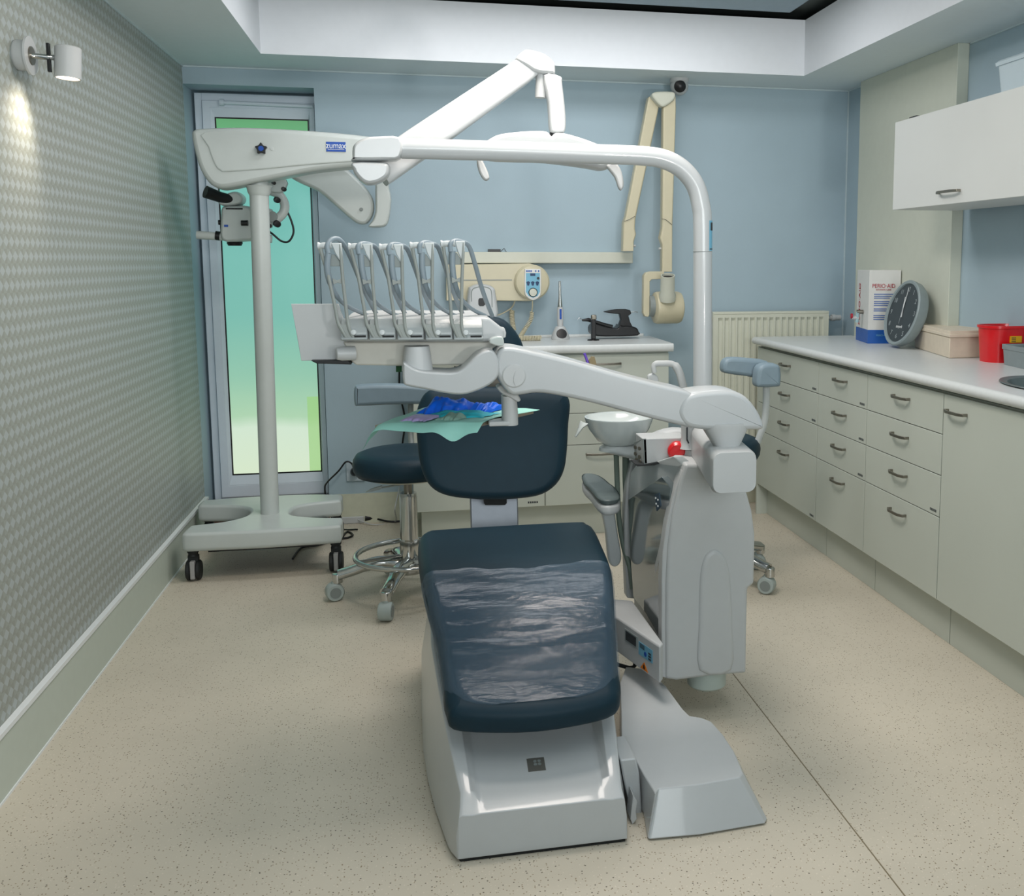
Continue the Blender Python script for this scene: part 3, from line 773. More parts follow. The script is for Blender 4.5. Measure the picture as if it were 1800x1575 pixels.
finish('label_print', face_rect(fl*.21, fl*.46, .214, .241, .0012), INK, lb)
lb = finish('warning_label', face_rect(fl*.52, fl*.84, .198, .236), SKYB, cb_o)
bm = lathe(newbm(), [(0, 0), (.007, 0), (.007, .0006), (0, .0006)], on_face(fl*.68, .211, .0012), fn, seg=20)
finish('label_print', bm, BLUEM, lb)
bm = newbm()
for q in range(4): prism(bm, [on_face(fl*.55, .221+q*.0035, .0012), on_face(fl*.66, .221+q*.0035, .0012), on_face(fl*.66, .2225+q*.0035, .0012), on_face(fl*.55, .2225+q*.0035, .0012)], fn*.0005)
for q in range(3): prism(bm, [on_face(fl*.75, .202+q*.008, .0012), on_face(fl*.81, .202+q*.008, .0012), on_face(fl*.81, .207+q*.008, .0012), on_face(fl*.75, .207+q*.008, .0012)], fn*.0005)
finish('label_print', bm, INK, lb)
tri = finish('warning_triangle', prism(newbm(), [on_face(fl*.56, .162, .0004), on_face(fl*.74, .162, .0004), on_face(fl*.65, .185, .0004)], fn*.0008), ORNG, cb_o)
finish('triangle_mark', prism(newbm(), [on_face(fl*.63, .166, .0014), on_face(fl*.67, .166, .0014), on_face(fl*.66, .178, .0014), on_face(fl*.64, .178, .0014)], fn*.0005), BLACK, tri)
# translucent drain cup under the body
dcp = W(1242, 1205, Y=2.70)
dcp.y = 2.70
finish('drain_cup', L([(0, -.045), (.050, -.040), (.056, -.034), (.059, .05), (.0, .05)], (dcp.x, dcp.y, .118)), mat('frosted_cup', (176, 188, 182), .4, alpha=.92), unit)
finish('drain_gasket', L([(0, 0), (.052, 0), (.052, .012), (0, .012)], (dcp.x, dcp.y, .155)), BRUB, unit)
# octagonal collar and post stub
cc = W(1216, 808, Y=2.86)
zt_ = W(1240, 822, Y=2.66).z
bm = newbm()
def octa(r, z, sx=1): return [(cc.x+.015+sx*r*math.cos(math.radians(22.5+45*i)), 2.80+r*math.sin(math.radians(22.5+45*i))*1.05, z) for i in range(8)]
loft(bm, [octa(.105, zt_-.02), octa(.105, zt_-.004), octa(.082, zt_+.004), octa(.070, zt_+.006), octa(.066, zt_+.030), octa(.055, zt_+.036)])
finish('collar', bm, WHITE2, unit, bevel=.002)
pk = W(1210, 795, Y=2.78)
bm = L([(0, 0), (.030, 0), (.024, .012), (.0215, .03), (.0215, .14), (0, .14)], (pk.x, 2.78, zt_+.034), seg=28)
finish('arm_post', bm, WHITE2, unit)
sl = finish('cup_sensor', pxprism([(1207, 752), (1209, 751), (1209, 772), (1212, 779), (1210, 780), (1207, 774)], 2.752, 2.757), INK, unit)
# spittoon bowl, its support, tap
bw = W(1088, 742, Y=3.06); R_ = .105
bm = L([(0, -.075), (.040, -.073), (.070, -.055), (.095, -.020), (.107, .012), (.1075, .018), (.103, .018), (.098, .008), (.07, -.015), (0, -.03)], (bw.x, 3.06, bw.z), seg=48)
bowl = finish('spittoon_bowl', bm, mat('bowl_ceramic', (206, 214, 212), .18, coat=.6, var=.01), unit)
lip = [W(1028, 741, Y=3.0), W(1020, 752, Y=2.99), W(1012, 768, Y=2.985), W(1018, 752, Y=2.97), W(1030, 744, Y=2.96)]
finish('bowl_lip', loft(newbm(), [[W(1021, 740, Y=3.02), W(1027, 743, Y=2.99), W(1034, 745, Y=2.96)], [W(1017, 752, Y=3.0), W(1020, 752, Y=2.985), W(1024, 752, Y=2.97)], [W(1011, 768, Y=2.995), W(1012, 768, Y=2.99), W(1013, 767, Y=2.985)]], closed=False, cap=False), mat('bowl_ceramic', (1, 1, 1)), bowl, solid=.004)
finish('bowl_support', loft(newbm(), [[(bw.x+.062*math.cos(a)*sx+dx, 3.06+.05*math.sin(a), bw.z+z) for a in [2*PI*i/24 for i in range(24)]] for sx, dx, z in ((.75, 0, -.070), (1.0, .0, -.078), (1.2, .01, -.088), (1.15, .05, -.100), (.6, .07, -.115))]), GREYW, unit)
hs = newbm()
tube(hs, smooth_path([W(1083, 795, Y=3.08), W(1085, 850, Y=3.10), W(1088, 910, Y=3.10), W(1096, 960, Y=3.09), W(1108, 1000, Y=3.06), W(1112, 1035, Y=3.05)], 6), .0085)
finish('suction_hose', hs, mat('green_grey_hose', (110, 124, 114), .5), unit)
finish('suction_hose', T(smooth_path([W(1100, 800, Y=3.10), W(1100, 830, Y=3.11), W(1101, 870, Y=3.12)], 5), .011), mat('green_grey_hose', (1, 1, 1)), unit)
tp_ = [W(1150, 655, Y=3.12), W(1150, 641, Y=3.12), W(1163, 639, Y=3.12), W(1182, 640, Y=3.12), W(1192, 650, Y=3.12), W(1199, 672, Y=3.12), W(1204, 700, Y=3.12), W(1206, 745, Y=3.12)]
bm = T(smooth_path(tp_, 5), [.008]*2+[.0085]*12+[.010]*20+[.013]*40, seg=14)
finish('water_tap', bm, WHITE2, unit)
finish('tap_handle', pxpad([(1138, 660), (1148, 656), (1156, 662), (1156, 672), (1140, 672)], 3.14, .02, 3, .008), WHITE2, unit)
# white socket box with a red knob, on top of the unit
bx = finish('socket_box', pxprism([(1130, 771), (1207, 769), (1212, 790), (1207, 806), (1172, 815), (1132, 816)], 2.80, 2.90), WHITE2, unit, bevel=.003)
bf = [W(1130, 771, Y=2.80), W(1132, 816, Y=2.80), W(1117, 816, Y=2.93), W(1114, 778, Y=2.93)]
so_ = finish('socket_plate', prism(newbm(), bf, (.01, .0, 0)), GREYM, bx, bevel=.001)
bm = newbm()
for u, v in ((1119, 786), (1119, 797), (1126, 788), (1126, 803), (1121, 808), (1127, 811)):
    p = W(u, v, Y=2.93-(u-1114)*.008); lathe(bm, [(0, 0), (.006, 0), (.006, .003), (0, .003)], p+Vector((-.003, -.002, 0)), (-1, -.4, 0), seg=12)
finish('socket_port', bm, STEEL, so_)
finish('socket_base', pxprism([(1117, 816), (1134, 817), (1186, 806), (1150, 818), (1120, 820)], 2.79, 2.86), BRUB, bx)
rk = W(1188, 792, Y=2.79)
finish('emergency_button', L([(0, 0), (.028, 0), (.027, .02), (.02, .028), (0, .03)], (rk.x+.006, 2.80, rk.z-.001), (-.25, -1, .0), seg=32), REDM, unit)
finish('cover_dome', pxpad([(1140, 769), (1158, 758), (1185, 752), (1215, 756), (1240, 768), (1250, 790), (1200, 800), (1150, 775)], 2.96, .08, 8, .04, 3), WHITE2, unit, ang=60)
# floor junction cover
TZ = .100
topp = [(1152, 1394), (1158, 1386), (1230, 1378), (1300, 1366), (1306, 1358), (1290, 1320), (1270, 1290), (1250, 1268), (1232, 1261), (1212, 1258), (1200, 1246), (1170, 1205), (1140, 1176), (1100, 1172), (1090, 1200), (1092, 1250), (1093, 1330), (1116, 1333), (1132, 1362)]
tw = [W(u, v, Z=TZ) for u, v in topp]
btw = []
off = {0: (1138, 1474), 1: (1142, 1476), 2: (1230, 1468), 3: (1345, 1448), 4: (1349, 1440)}
for i, p in enumerate(tw):
    if i in off: btw.append(W(*off[i], Z=.004))
    else:
        c_ = Vector((.62, 2.5, 0)); d = Vector((p.x, p.y, 0))-c_; d.normalize(); k_ = .02 if i < 12 else .004
        btw.append(Vector((p.x+d.x*k_+(.012 if 4 < i < 10 else 0), p.y+d.y*k_*.3, .004)))
jb = finish('junction_cover', loft(newbm(), [btw, tw]), WHITE, unit, bevel=.022, segs=6, ang=40)
s0_, s1_ = W(1142, 1442, Y=2.09), W(1220, 1433, Y=2.09)
ln = newbm()
for a, b_ in (((1139, 1441), (1220, 1433)), ((1220, 1433), (1221, 1466))):
    tube(ln, [W(a[0], a[1], Y=2.092)+Vector((0, .010 if a[1] < 1445 else .004, 0)), W(b_[0], b_[1], Y=2.092)+Vector((0, .010 if b_[1] < 1445 else .001, 0))], .0009, seg=6)
finish('access_flap_line', ln, GREYM, jb)
finish('link_block', pxprism([(1090, 1336), (1118, 1333), (1124, 1360), (1130, 1445), (1112, 1447), (1108, 1420), (1096, 1370)], 2.20, 2.32), WHITE, unit, bevel=.004)
hb = finish('hinge_tab', pxprism([(1113, 1398), (1121, 1410), (1118, 1428), (1120, 1440), (1112, 1450), (1108, 1440)], 2.155, 2.20), WHITE2, unit, bevel=.002)
finish('pedal_cable', T(smooth_path([W(1117, 1162, Y=2.86), W(1106, 1174, Y=2.84), (.47, 2.80, .16)], 4), .006), BRUB, unit)
# link beam that carries the instrument arm
bm = newbm()
def bring(u0, v0, u1, v1, Y, n=5):
    a, b_ = W(u0, v0, Y=Y), W(u1, v1, Y=Y)
    return [(x, Y, z) for x, z in rrect(a.x, b_.x, b_.z, a.z, .022, n)]
r0 = bring(1252, 795, 1331, 866, 2.36)
bx0, bx1 = W(1178, 752, Y=3.05).x, W(1178, 752, Y=3.05).x+.115
zA, zB = r0[0][2], None
za_, zb_ = max(p[2] for p in r0), min(p[2] for p in r0)
r1 = [(x, 3.0, z) for x, z in rrect(.800, .905, zb_+.0, za_, .03, 5)]
cen = Vector((sum(p[0] for p in r0)/len(r0), 2.36, (za_+zb_)/2))
r00 = [tuple(cen+(Vector(p)-cen)*.94) for p in r0]
rm = [(x+.0, 2.372, z) for x, y, z in r0]
loft(bm, [r00, rm, r1]); finish('link_beam', bm, WHITE2, unit, ang=50)

# ------------------------------------------------------------------ instrument delivery table
AY = 2.46
table = thing('instrument_table', 'white instrument delivery table with five whip arms on a long jointed arm', 'instrument table', (.33, AY, .84))
nk0, nk1 = W(1238, 752, Y=AY-.03), W(1320, 752, Y=AY-.03); nb0, nb1 = W(1265, 797, Y=AY-.05), W(1307, 797, Y=AY-.05)
nc, bcn = (nk0+nk1)/2, (nb0+nb1)/2
def el_ring(c, rx, ry, z, sh=2.6, n=28):
    out = []
    for i in range(n):
        a = 2*PI*i/n; cx_, sx_ = math.cos(a), math.sin(a)
        out.append((c.x+rx*abs(cx_)**(2/sh)*(1 if cx_ > 0 else -1), c.y+ry*abs(sx_)**(2/sh)*(1 if sx_ > 0 else -1), z))
    return out
hr = (nk1.x-nk0.x)/2; br = (nb1.x-nb0.x)/2
bcn.y = nc.y = AY-.005
finish('neck', loft(newbm(), [el_ring(bcn, br, .033, nb0.z-.006), el_ring(nc.lerp(bcn, .72), br*1.08, .036, nb0.z+.014), el_ring(nc, hr, .046, nk0.z), el_ring(nc, hr, .046, nk0.z+.01)]), WHITE2, table, ang=50)
fw = [(1182, 722), (1185, 706), (1195, 693), (1210, 686), (1240, 682), (1275, 682), (1300, 692), (1320, 715), (1330, 735), (1332, 742), (1328, 750), (1300, 751), (1240, 751), (1205, 747), (1190, 738)]
finish('shoulder_cover', pxpad(fw, AY+.080, .125, 9, .022, 4), WHITE, table, ang=60, wn=False)
ma = [(868, 628), (874, 612), (890, 606), (925, 612), (1000, 630), (1080, 653), (1150, 671), (1200, 683), (1222, 700), (1226, 728), (1212, 747), (1190, 744), (1120, 727), (1050, 708), (980, 692), (940, 687), (916, 690), (895, 690), (878, 672), (868, 650)]
finish('spring_arm', pxpad(ma, AY+.075, .115, 8, .018, 3), WHITE, table, ang=60)
ea = [(708, 634), (711, 622), (730, 648), (770, 650), (800, 650), (816, 640), (832, 622), (848, 612), (866, 612), (873, 626), (876, 645), (872, 662), (858, 674), (830, 686), (808, 690), (780, 688), (745, 680), (718, 675), (709, 666)]
ea = [(708, 640), (712, 634), (735, 646), (775, 650), (802, 649), (818, 638), (834, 622), (850, 613), (864, 613), (873, 626), (876, 643), (872, 660), (858, 673), (832, 685), (808, 690), (778, 687), (745, 680), (718, 675), (709, 668)]
finish('elbow_arm', pxpad(ea, AY+.070, .115, 4.5, .014, 3), WHITE, table, ang=60)
dk = W(912, 660, Y=AY-.038)
bm = L([(.028, 0), (.030, .003), (.028, .006), (.026, .003)], dk, (0, -1, 0), seg=40)
kn = finish('adjuster_disc', L([(0, 0), (.0295, 0), (.0295, .006), (.026, .009), (0, .009)], W(903, 660, Y=AY-.034), (0, -1, 0), seg=40), WHITE2, table)
finish('adjuster_ring', L([(.0225, 0), (.0255, .0), (.0255, .004), (.0225, .004), (.0225, 0)], W(913, 661, Y=AY-.036), (0.35, -1, 0), seg=40, sx=.62), WHITE2, kn)
pv = W(733, 617, Y=AY+.05)
finish('table_pivot', loft(newbm(), [el_ring(Vector((pv.x, AY+.02, 0)), .037, .045, W(733, 650, Y=AY+.02).z), el_ring(Vector((pv.x, AY+.02, 0)), .032, .042, W(733, 622, Y=AY).z), el_ring(Vector((pv.x, AY+.02, 0)), .029, .04, W(733, 616, Y=AY).z+.01)]), WHITE2, table, ang=50)
# lower hull and upper deck
hull = [(603, 601), (852, 600), (884, 594), (884, 600), (868, 612), (848, 630), (838, 641), (700, 643), (626, 642), (616, 634), (612, 618)]
finish('table_hull', pxprism(hull, 2.50, 2.84), mat('hull_white_plastic', (192, 191, 182), .42), table, bevel=.006, segs=3)  # hull is a slightly warmer white than the deck
deck = [(600, 563), (640, 558), (850, 558), (862, 560), (880, 574), (887, 580), (886, 598), (852, 601), (603, 601)]
finish('table_deck', pxprism(deck, 2.475, 2.84), WHITE2, table, bevel=.008, segs=3)
finish('glass_grip', pxpad([(860, 602), (862, 594), (876, 590), (884, 593), (885, 606), (874, 608)], 2.45, .03, 3, .008, 3), mat('clear_grip', (190, 198, 194), .15, coat=1), table, ang=60)
finish('rear_cap', pxpad([(868, 575), (886, 576), (888, 592), (876, 592)], 2.60, .05, 3, .01, 2), WHITE2, table, ang=60)
finish('monitor_plate', pxpad([(512, 534), (595, 534), (604, 560), (613, 606), (611, 633), (530, 634), (524, 600)], 2.52, .014, 2, .004, 0), WHITE2, table, ang=45)
finish('monitor_knuckle', L([(0, 0), (.014, .002), (.017, .014), (.017, .045), (0, .045)], W(590, 622, Y=2.47), (1, .25, 0)), WHITE2, table)
finish('monitor_handle', pxprism([(546, 634), (612, 633), (618, 641), (556, 639)], 2.48, 2.56), BRUB, table, bevel=.002)
finish('signal_plug', pxprism([(696, 644), (706, 644), (706, 654), (696, 654)], 2.70, 2.73), GREENM, table)
# five holder modules with whip arms and hoses
x_e = [(600, 647), (650, 696), (699, 745), (748, 795), (797, 849)]
for k in range(5):
    ua, ub = x_e[k]
    a, b_ = W(ua, 598, Y=2.45), W(ub, 598, Y=2.45)
    ztop = W(ua, 560, Y=2.48).z; zb0 = a.z
    prf = [(2.49, zb0), (2.432, zb0), (2.430, zb0+.006), (2.437, zb0+.009), (2.436, zb0+.018), (2.440, zb0+.030), (2.450, zb0+.040), (2.464, ztop-.001), (2.49, ztop)]
    mo = finish('holder_module', prism(newbm(), [(a.x, y, z) for y, z in prf], (b_.x-a.x, 0, 0)), mat('module_grey', (148, 155, 155), .32, coat=.15), table, bevel=.0025, ang=25)
    finish('module_slot', B(b_.x-.030, b_.x-.004, 2.4325, 2.437, zb0+.0075, zb0+.0115), DARK, mo)
    finish('module_knob', L([(0, 0), (.007, 0), (.006, .006), (0, .008)], (a.x+.029, 2.437, zb0+.018), (0, -1, .2), seg=16), GREYW, mo)
    def q(u, v, dY=0):
        f_ = (597-v)/170.0
        uu = u+k*(49.0+5.4*f_); vv = v+(1.2*k*f_ if k < 3 else (2.4-2.9*(k-2))*f_)
        return W(uu, vv, Y=2.432+.05*max(0, f_)+dY)
    tgd = finish('whip_arm', (lambda bm: (
        tube(bm, smooth_path([q(563, 436), q(569, 458), q(576, 480), q(583, 512), q(590, 545), q(594, 567), q(602, 582), q(611, 597, .004)], 4), .0042, seg=8),
        tube(bm, smooth_path([q(597, 430), q(600, 460), q(603, 495), q(607, 530), q(611, 565), q(616, 584), q(624, 597, .004)], 4), .0042, seg=8),
        prism(bm, [q(557, 430), q(562, 430), q(569, 458), q(566, 456)], (0, .012, 0)),
        prism(bm, [q(584, 489), q(592, 493), q(603, 488), q(604, 500), q(594, 497), q(586, 500)], (0, .005, 0)),
        prism(bm, [q(598, 570), q(611, 570), q(625, 598), q(612, 598)], (0, .010, 0)),
        bm)[-1])(newbm()), mat('whip_arm_grey', (140, 146, 142), .38), table, bevel=.0006, segs=1)
    finish('arm_head', (lambda bm: (prism(bm, [q(582, 427, -.004), q(600, 427, -.004), q(603, 464, -.002), q(598, 460, -.002), q(589, 445, -.003)], (0, .018, 0)), prism(bm, [q(556, 430), q(562, 430), q(570, 460), q(566, 458)], (0, .014, 0)), bm)[-1])(newbm()), GREYW, tgd, bevel=.002)
    finish('head_catch', prism(newbm(), [q(582, 447, .002), q(588, 447, .002), q(600, 463, .002), q(600, 468, .002), q(580, 468, .002)], (0, .014, 0)), GREYM, tgd, bevel=.001)
    ra, rb_ = q(558, 432, -.004), q(583, 431, -.004)
    ax_ = (rb_-ra)
    finish('roller', L([(0, 0), (.0085, 0), (.0085, .003), (.0065, .006), (.0075, ax_.length*.45), (.0065, ax_.length*.8), (.0085, ax_.length), (0, ax_.length)], ra+Vector((0, .004, 0)), ax_), GREYW, tgd)
    hp = [q(577, 446, -.006), q(575, 470, -.002), q(579, 492, .008), q(588, 514, .02), q(601, 531, .05), q(618, 542, .10), q(645, 554, .17)]
    if k: hp = [q(580, 444, -.002), q(583, 470, .004), q(589, 494, .012), q(599, 516, .03), q(612, 533, .06), q(630, 546, .12), q(652, 556, .18)]
    hp2 = [q(577, 446, -.006), q(575, 432, -.006), q(583, 421 if k == 0 else 427, .004), q(596, 421 if k == 0 else 429, .02), q(608, 436, .04), q(622, 466, .07), q(636, 500, .12), q(650, 530, .18), q(664, 556, .25)]
    bm = T(smooth_path(hp, 5), [.0075]*18+[.0062]*8+[.005]*20, seg=12); tube(bm, smooth_path(hp2, 5), .0058, seg=12)
    ho_ = finish('instrument_hose', bm, HOSE, tgd)
# utility tray on its bracket
br_ = finish('tray_bracket', pxpad([(872, 679), (885, 674), (902, 682), (912, 696), (914, 702), (908, 705), (896, 698), (880, 690)], 2.52, .05, 3, .01, 3), WHITE2, table, ang=60)
ps = W(896, 700, Y=2.50)
finish('bracket_post', loft(newbm(), [el_ring(Vector((ps.x, 2.505, 0)), .020, .030, W(896, 746, Y=2.5).z), el_ring(Vector((ps.x, 2.505, 0)), .020, .030, W(896, 725, Y=2.5).z), el_ring(Vector((ps.x-.002, 2.505, 0)), .0185, .028, W(896, 695, Y=2.5).z)]), WHITE2, br_, ang=50)
TRZ = W(800, 738, Y=2.50).z
pf0, pf1 = W(850, 726, Y=2.49), W(898, 747, Y=2.49)
finish('bracket_foot', B(pf0.x+.012, pf1.x, 2.475, 2.53, pf1.z, TRZ-.004), WHITE2, br_, bevel=.003)
ZN = .902
TX = [W(659, 748, Z=ZN), W(842, 745, Z=ZN), W(938, 722, Z=ZN), W(760, 716, Z=ZN)]
trp = [TX[0], TX[1], TX[2], TX[3]]
cT = sum(trp, Vector())/4
trin = [cT+(p-cT)*.95 for p in trp]
bm = newbm()
loft(bm, [[p+Vector((0, 0, -.008)) for p in trp], [p+Vector((0, 0, .001)) for p in trp], [p+Vector((0, 0, .001)) for p in trin], [p+Vector((0, 0, -.004)) for p in trin]])
tray = finish('tray_plate', bm, mat('tray_steel', (150, 140, 124), .35, metal=.6), table, bevel=.001)

# green napkin draped over the tray
def quad(f, g, z=0):
    a = trp[0].lerp(trp[1], f); b_ = trp[3].lerp(trp[2], f); p = a.lerp(b_, g); return Vector((p.x, p.y, ZN+.0025+z))
GR = mat('mint_paper', (146, 204, 192), .6, var=.03, bump=.2, bscale=60)
bm = newbm(); NX, NY = 40, 24; G = []
for i in range(NX+1):
    row = []
    for j in range(NY+1):
        f_ = -.06+1.10*i/NX; g = -.10+1.14*j/NY
        fc, gc = max(0, min(1, f_)), max(0, min(1, g))
        p = quad(f_, g)
        ox_, oy_ = max(0, -f_), max(0, -g)
        over = ox_*.9+oy_*.9
        z = -over*.16
        # hanging corners
        z -= .10*math.exp(-((f_+.06)/.06)**2)*math.exp(-((g+.05)/.25)**2)*.30
        z -= .30*max(0, -g)*math.exp(-((f_-.80)/.14)**2)
        z += .0035*math.sin(f_*11+g*3)*(.3+over*8)+.0015*math.sin(f_*23+2)*math.sin(g*9)
        z += .006*max(0, f_-.9)*5*math.sin(g*5)
        p.z += z+.0015
        p.y -= .35*max(0, -g)*math.exp(-((f_-.52)/.17)**2)*.2
        row.append(bm.verts.new(p))
    G.append(row)
for a, b_ in zip(G, G[1:]):
    for j in range(NY): bm.faces.new((a[j], b_[j], b_[j+1], a[j+1]))
tag(finish('paper_napkin', bm, GR, None, solid=.0008, ang=80), 'mint green paper napkin draped over the small instrument tray', 'napkin')
# crumpled things on the tray
def crumple(name, f0, f1, g0, g1, hgt, m, seed, par=None, nx=34, ny=18, fr=1.0, z0=.003):
    rnd = random.Random(seed); ph = [(rnd.uniform(4, 11)*fr, rnd.uniform(4, 11)*fr, rnd.uniform(0, 6), rnd.uniform(0, 6), rnd.uniform(.4, 1)) for _ in range(9)]
    bm = newbm(); G = []
    for i in range(nx+1):
        row = []
        for j in range(ny+1):
            s, t_ = i/nx, j/ny
            wv = sum(a_*abs(math.sin(s*p_+x_+t_*2))*abs(math.cos(t_*q_+y_+s*1.5)) for p_, q_, x_, y_, a_ in ph)/sum(x[4] for x in ph)
            env = (math.sin(PI*s)**.45)*(math.sin(PI*t_)**.5)
            jag = .10*math.sin(s*17+seed)+.07*math.sin(s*31+seed*2)
            jagx = .05*math.sin(t_*13+seed)
            p = quad(f0+(f1-f0)*(s+jagx*(s-.5)), g0+(g1-g0)*(t_+jag*(t_-.5)))
            p.z += z0+env*hgt*(.25+1.5*wv)
            row.append(bm.verts.new(p))
        G.append(row)
    for a, b_ in zip(G, G[1:]):
        for j in range(ny): bm.faces.new((a[j], b_[j], b_[j+1], a[j+1]))
    bot = [[bm.verts.new(Vector((v.co.x, v.co.y, ZN+.0045))) for v in (r[0], r[-1])] for r in G]
    for i in range(nx):
        bm.faces.new((G[i][0], bot[i][0], bot[i+1][0], G[i+1][0])); bm.faces.new((G[i][-1], G[i+1][-1], bot[i+1][1], bot[i][1]))
    return finish(name, bm, m, par, ang=70)
GL1 = mat('blue_nitrile', (8, 102, 232), .38, var=.08)
AQ = mat('aqua_mask_fabric', (40, 178, 196), .55, var=.05, bump=.3, bscale=300)
tag(crumple('rubber_glove', .10, .52, .50, .95, .038, GL1, 3), 'crumpled royal blue rubber glove, larger one at the left of the tray', 'glove')
tag(crumple('rubber_glove', .535, .75, .58, .98, .024, GL1, 5), 'crumpled royal blue rubber glove, flatter one towards the tray post', 'glove')
tag(crumple('face_mask', .28, .86, .30, .62, .012, AQ, 8, fr=1.3), 'folded aqua surgical mask lying in front of the blue gloves', 'mask')
tag(crumple('foil_packet', .16, .44, .10, .40, .010, mat('lilac_film', (176, 160, 208), .35), 11, fr=.6), 'opened lilac and white packet on the napkin', 'packet')
tag(crumple('paper_pouch', .50, .72, .14, .36, .014, mat('grey_green_pouch', (128, 160, 148), .5), 13, fr=.7), 'small crumpled grey green pouch at the tray front', 'pouch')

# ------------------------------------------------------------------ operating light on its arch
LYY = 3.0
lamp = thing('operating_light', 'white overhead dental operating light on an arched pole', 'operating light', (.86, LYY, .70))
pth = [W(1235, 760, Y=LYY), W(1235, 640, Y=LYY), W(1235, 540, Y=LYY), W(1235, 400, Y=LYY), W(1232, 362, Y=LYY), W(1222, 326, Y=LYY), W(1200, 298, Y=LYY), W(1170, 281, Y=LYY), W(1130, 274, Y=LYY), W(1050, 271, Y=LYY), W(900, 266, Y=LYY), W(705, 261, Y=LYY)]
pole = finish('arched_pole', T(smooth_path(pth, 7), .0288, seg=32), WHITE, lamp)
sj = finish('pole_joint_ring', L([(.0289, 0), (.0294, .0005), (.0294, .0015), (.0289, .002)], W(1235, 443, Y=LYY), (0, 0, 1), seg=32), GREYM, pole)
jt = [(704, 243), (660, 241), (640, 244), (626, 252), (620, 262), (620, 280), (622, 284), (672, 284), (704, 279)]
finish('end_joint', pxpad(jt, LYY+.04, .08, 6, .03, 3), WHITE, lamp, ang=60, wn=False)
jt2 = [(621, 286), (672, 286), (684, 290), (686, 300), (682, 312), (668, 322), (650, 326), (636, 321), (624, 308), (621, 300)]
finish('swivel_knuckle', pxpad(jt2, LYY+.04, .08, 7, .03, 3), WHITE, lamp, ang=60, wn=False)
A0, A1 = W(664, 302, Y=LYY+.075), W(938, 112, Y=3.22)
dirv = (A1-A0).normalized(); sd_ = Vector((-dirv.z, 0, dirv.x)).normalized(); dp = dirv.cross(sd_)
bm = newbm(); rings = []
for f_, wd in ((0, .046), (.25, .046), (.9, .038), (1.0, .034)):
    c_ = A0.lerp(A1, f_); rings.append([c_+sd_*a_*wd+dp*b2*.030 for a_, b2 in [(x, z) for x, z in rrect(-1, 1, -1, 1, .35, 4)]])
loft(bm, rings); finish('spring_arm', bm, WHITE, lamp, ang=50)
el_ = [(905, 108), (914, 95), (925, 89), (942, 92), (958, 98), (972, 110), (975, 125), (974, 133), (966, 134), (945, 132), (934, 128), (925, 122)]
finish('elbow_cover', pxpad(el_, 3.25, .075, 6, .028, 3), WHITE, lamp, ang=60, wn=False)
finish('hanger_sleeve', T([W(952, 126, Y=3.21), W(950, 172, Y=3.21)], .017, seg=20), WHITE2, lamp)
finish('hanger_link', pxpad([(955, 133), (984, 135), (988, 150), (994, 205), (993, 230), (985, 235), (970, 234), (965, 224), (962, 180)], 3.22, .045, 4, .018, 3), WHITE, lamp, ang=60, wn=False)
finish('head_pivot', T([W(972, 232, Y=3.20), W(970, 252, Y=3.20)], .010), BLACK, lamp)
hd = [(838, 262), (856, 247), (880, 236), (930, 231), (960, 232), (968, 240), (976, 234), (1000, 237), (1045, 252), (1082, 272), (1090, 284), (1060, 300), (1030, 296), (960, 287), (900, 285), (862, 283), (843, 274)]
finish('lamp_head', pxpad(hd, 3.24, .085, 9, .035, 3), WHITE, lamp, ang=60, wn=False)
for pts_ in ([(838, 282), (846, 280), (853, 292), (859, 306), (860, 314), (855, 318), (848, 314), (841, 300)], [(1066, 292), (1080, 286), (1090, 296), (1095, 312), (1096, 328), (1091, 335), (1086, 329), (1080, 312)]):
    finish('grip_handle', pxpad(pts_, 3.17, .022, 4, .010, 3), WHITE2, lamp, ang=60)
# rating sticker on the pole
st0 = W(1246, 415, Y=LYY)
bm = newbm()
def stick(z0, z1, m, a0, a1, par, nm):
    c_ = W(1235, 415, Y=LYY); bm = newbm(); A = []
    n = 6
    for z in (z0, z1): A.append([(c_.x+.0292*math.cos(math.radians(a0+(a1-a0)*i/n)), LYY+.0292*math.sin(math.radians(a0+(a1-a0)*i/n)), z) for i in range(n+1)])
    loft(bm, A, closed=False, cap=False); return finish(nm, bm, m, par, solid=.0006)
zt1, zt2 = W(1246, 388, Y=LYY).z, W(1246, 441, Y=LYY).z
s1 = stick(zt2, zt1, SKYB, -62, -5, pole, 'rating_sticker')
stick(zt1-.030, zt1-.006, INK, -52, -14, s1, 'sticker_print').location = (.0006, -.0006, 0)
stick(zt2+.004, zt2+.007, INK, -58, -10, s1, 'sticker_print').location = (.0006, -.0006, 0)

# ------------------------------------------------------------------ microscope
mic = thing('microscope_stand', 'white operating microscope on a wheeled stand by the patterned wall', 'microscope', (-.64, 4.56, 0))
ol_ = [(-.93, 4.27), (-.80, 4.262), (-.64, 4.255), (-.48, 4.262), (-.34, 4.27), (-.325, 4.30), (-.325, 4.40), (-.345, 4.42), (-.45, 4.45), (-.535, 4.50), (-.56, 4.57), (-.54, 4.66), (-.47, 4.71), (-.37, 4.735), (-.355, 4.76), (-.355, 4.85), (-.375, 4.87), (-.48, 4.90), (-.62, 4.915), (-.80, 4.91), (-.96, 4.885), (-.985, 4.86), (-.985, 4.79), (-.96, 4.765), (-.84, 4.735), (-.76, 4.68), (-.735, 4.59), (-.755, 4.51), (-.82, 4.45), (-.92, 4.42), (-.945, 4.40), (-.95, 4.31)]
def mz(u, v, h): return Vector((u, v, .128+h*1.0))
finish('base_casting', pad(newbm(), sm2(ol_, 3), .078, (.018, .02), mz, fill='ngon'), MICROW, mic, ang=60)
finish('counterweight_plate', B(-.86, -.42, 4.33, 4.80, .108, .129), BLACK, mic)
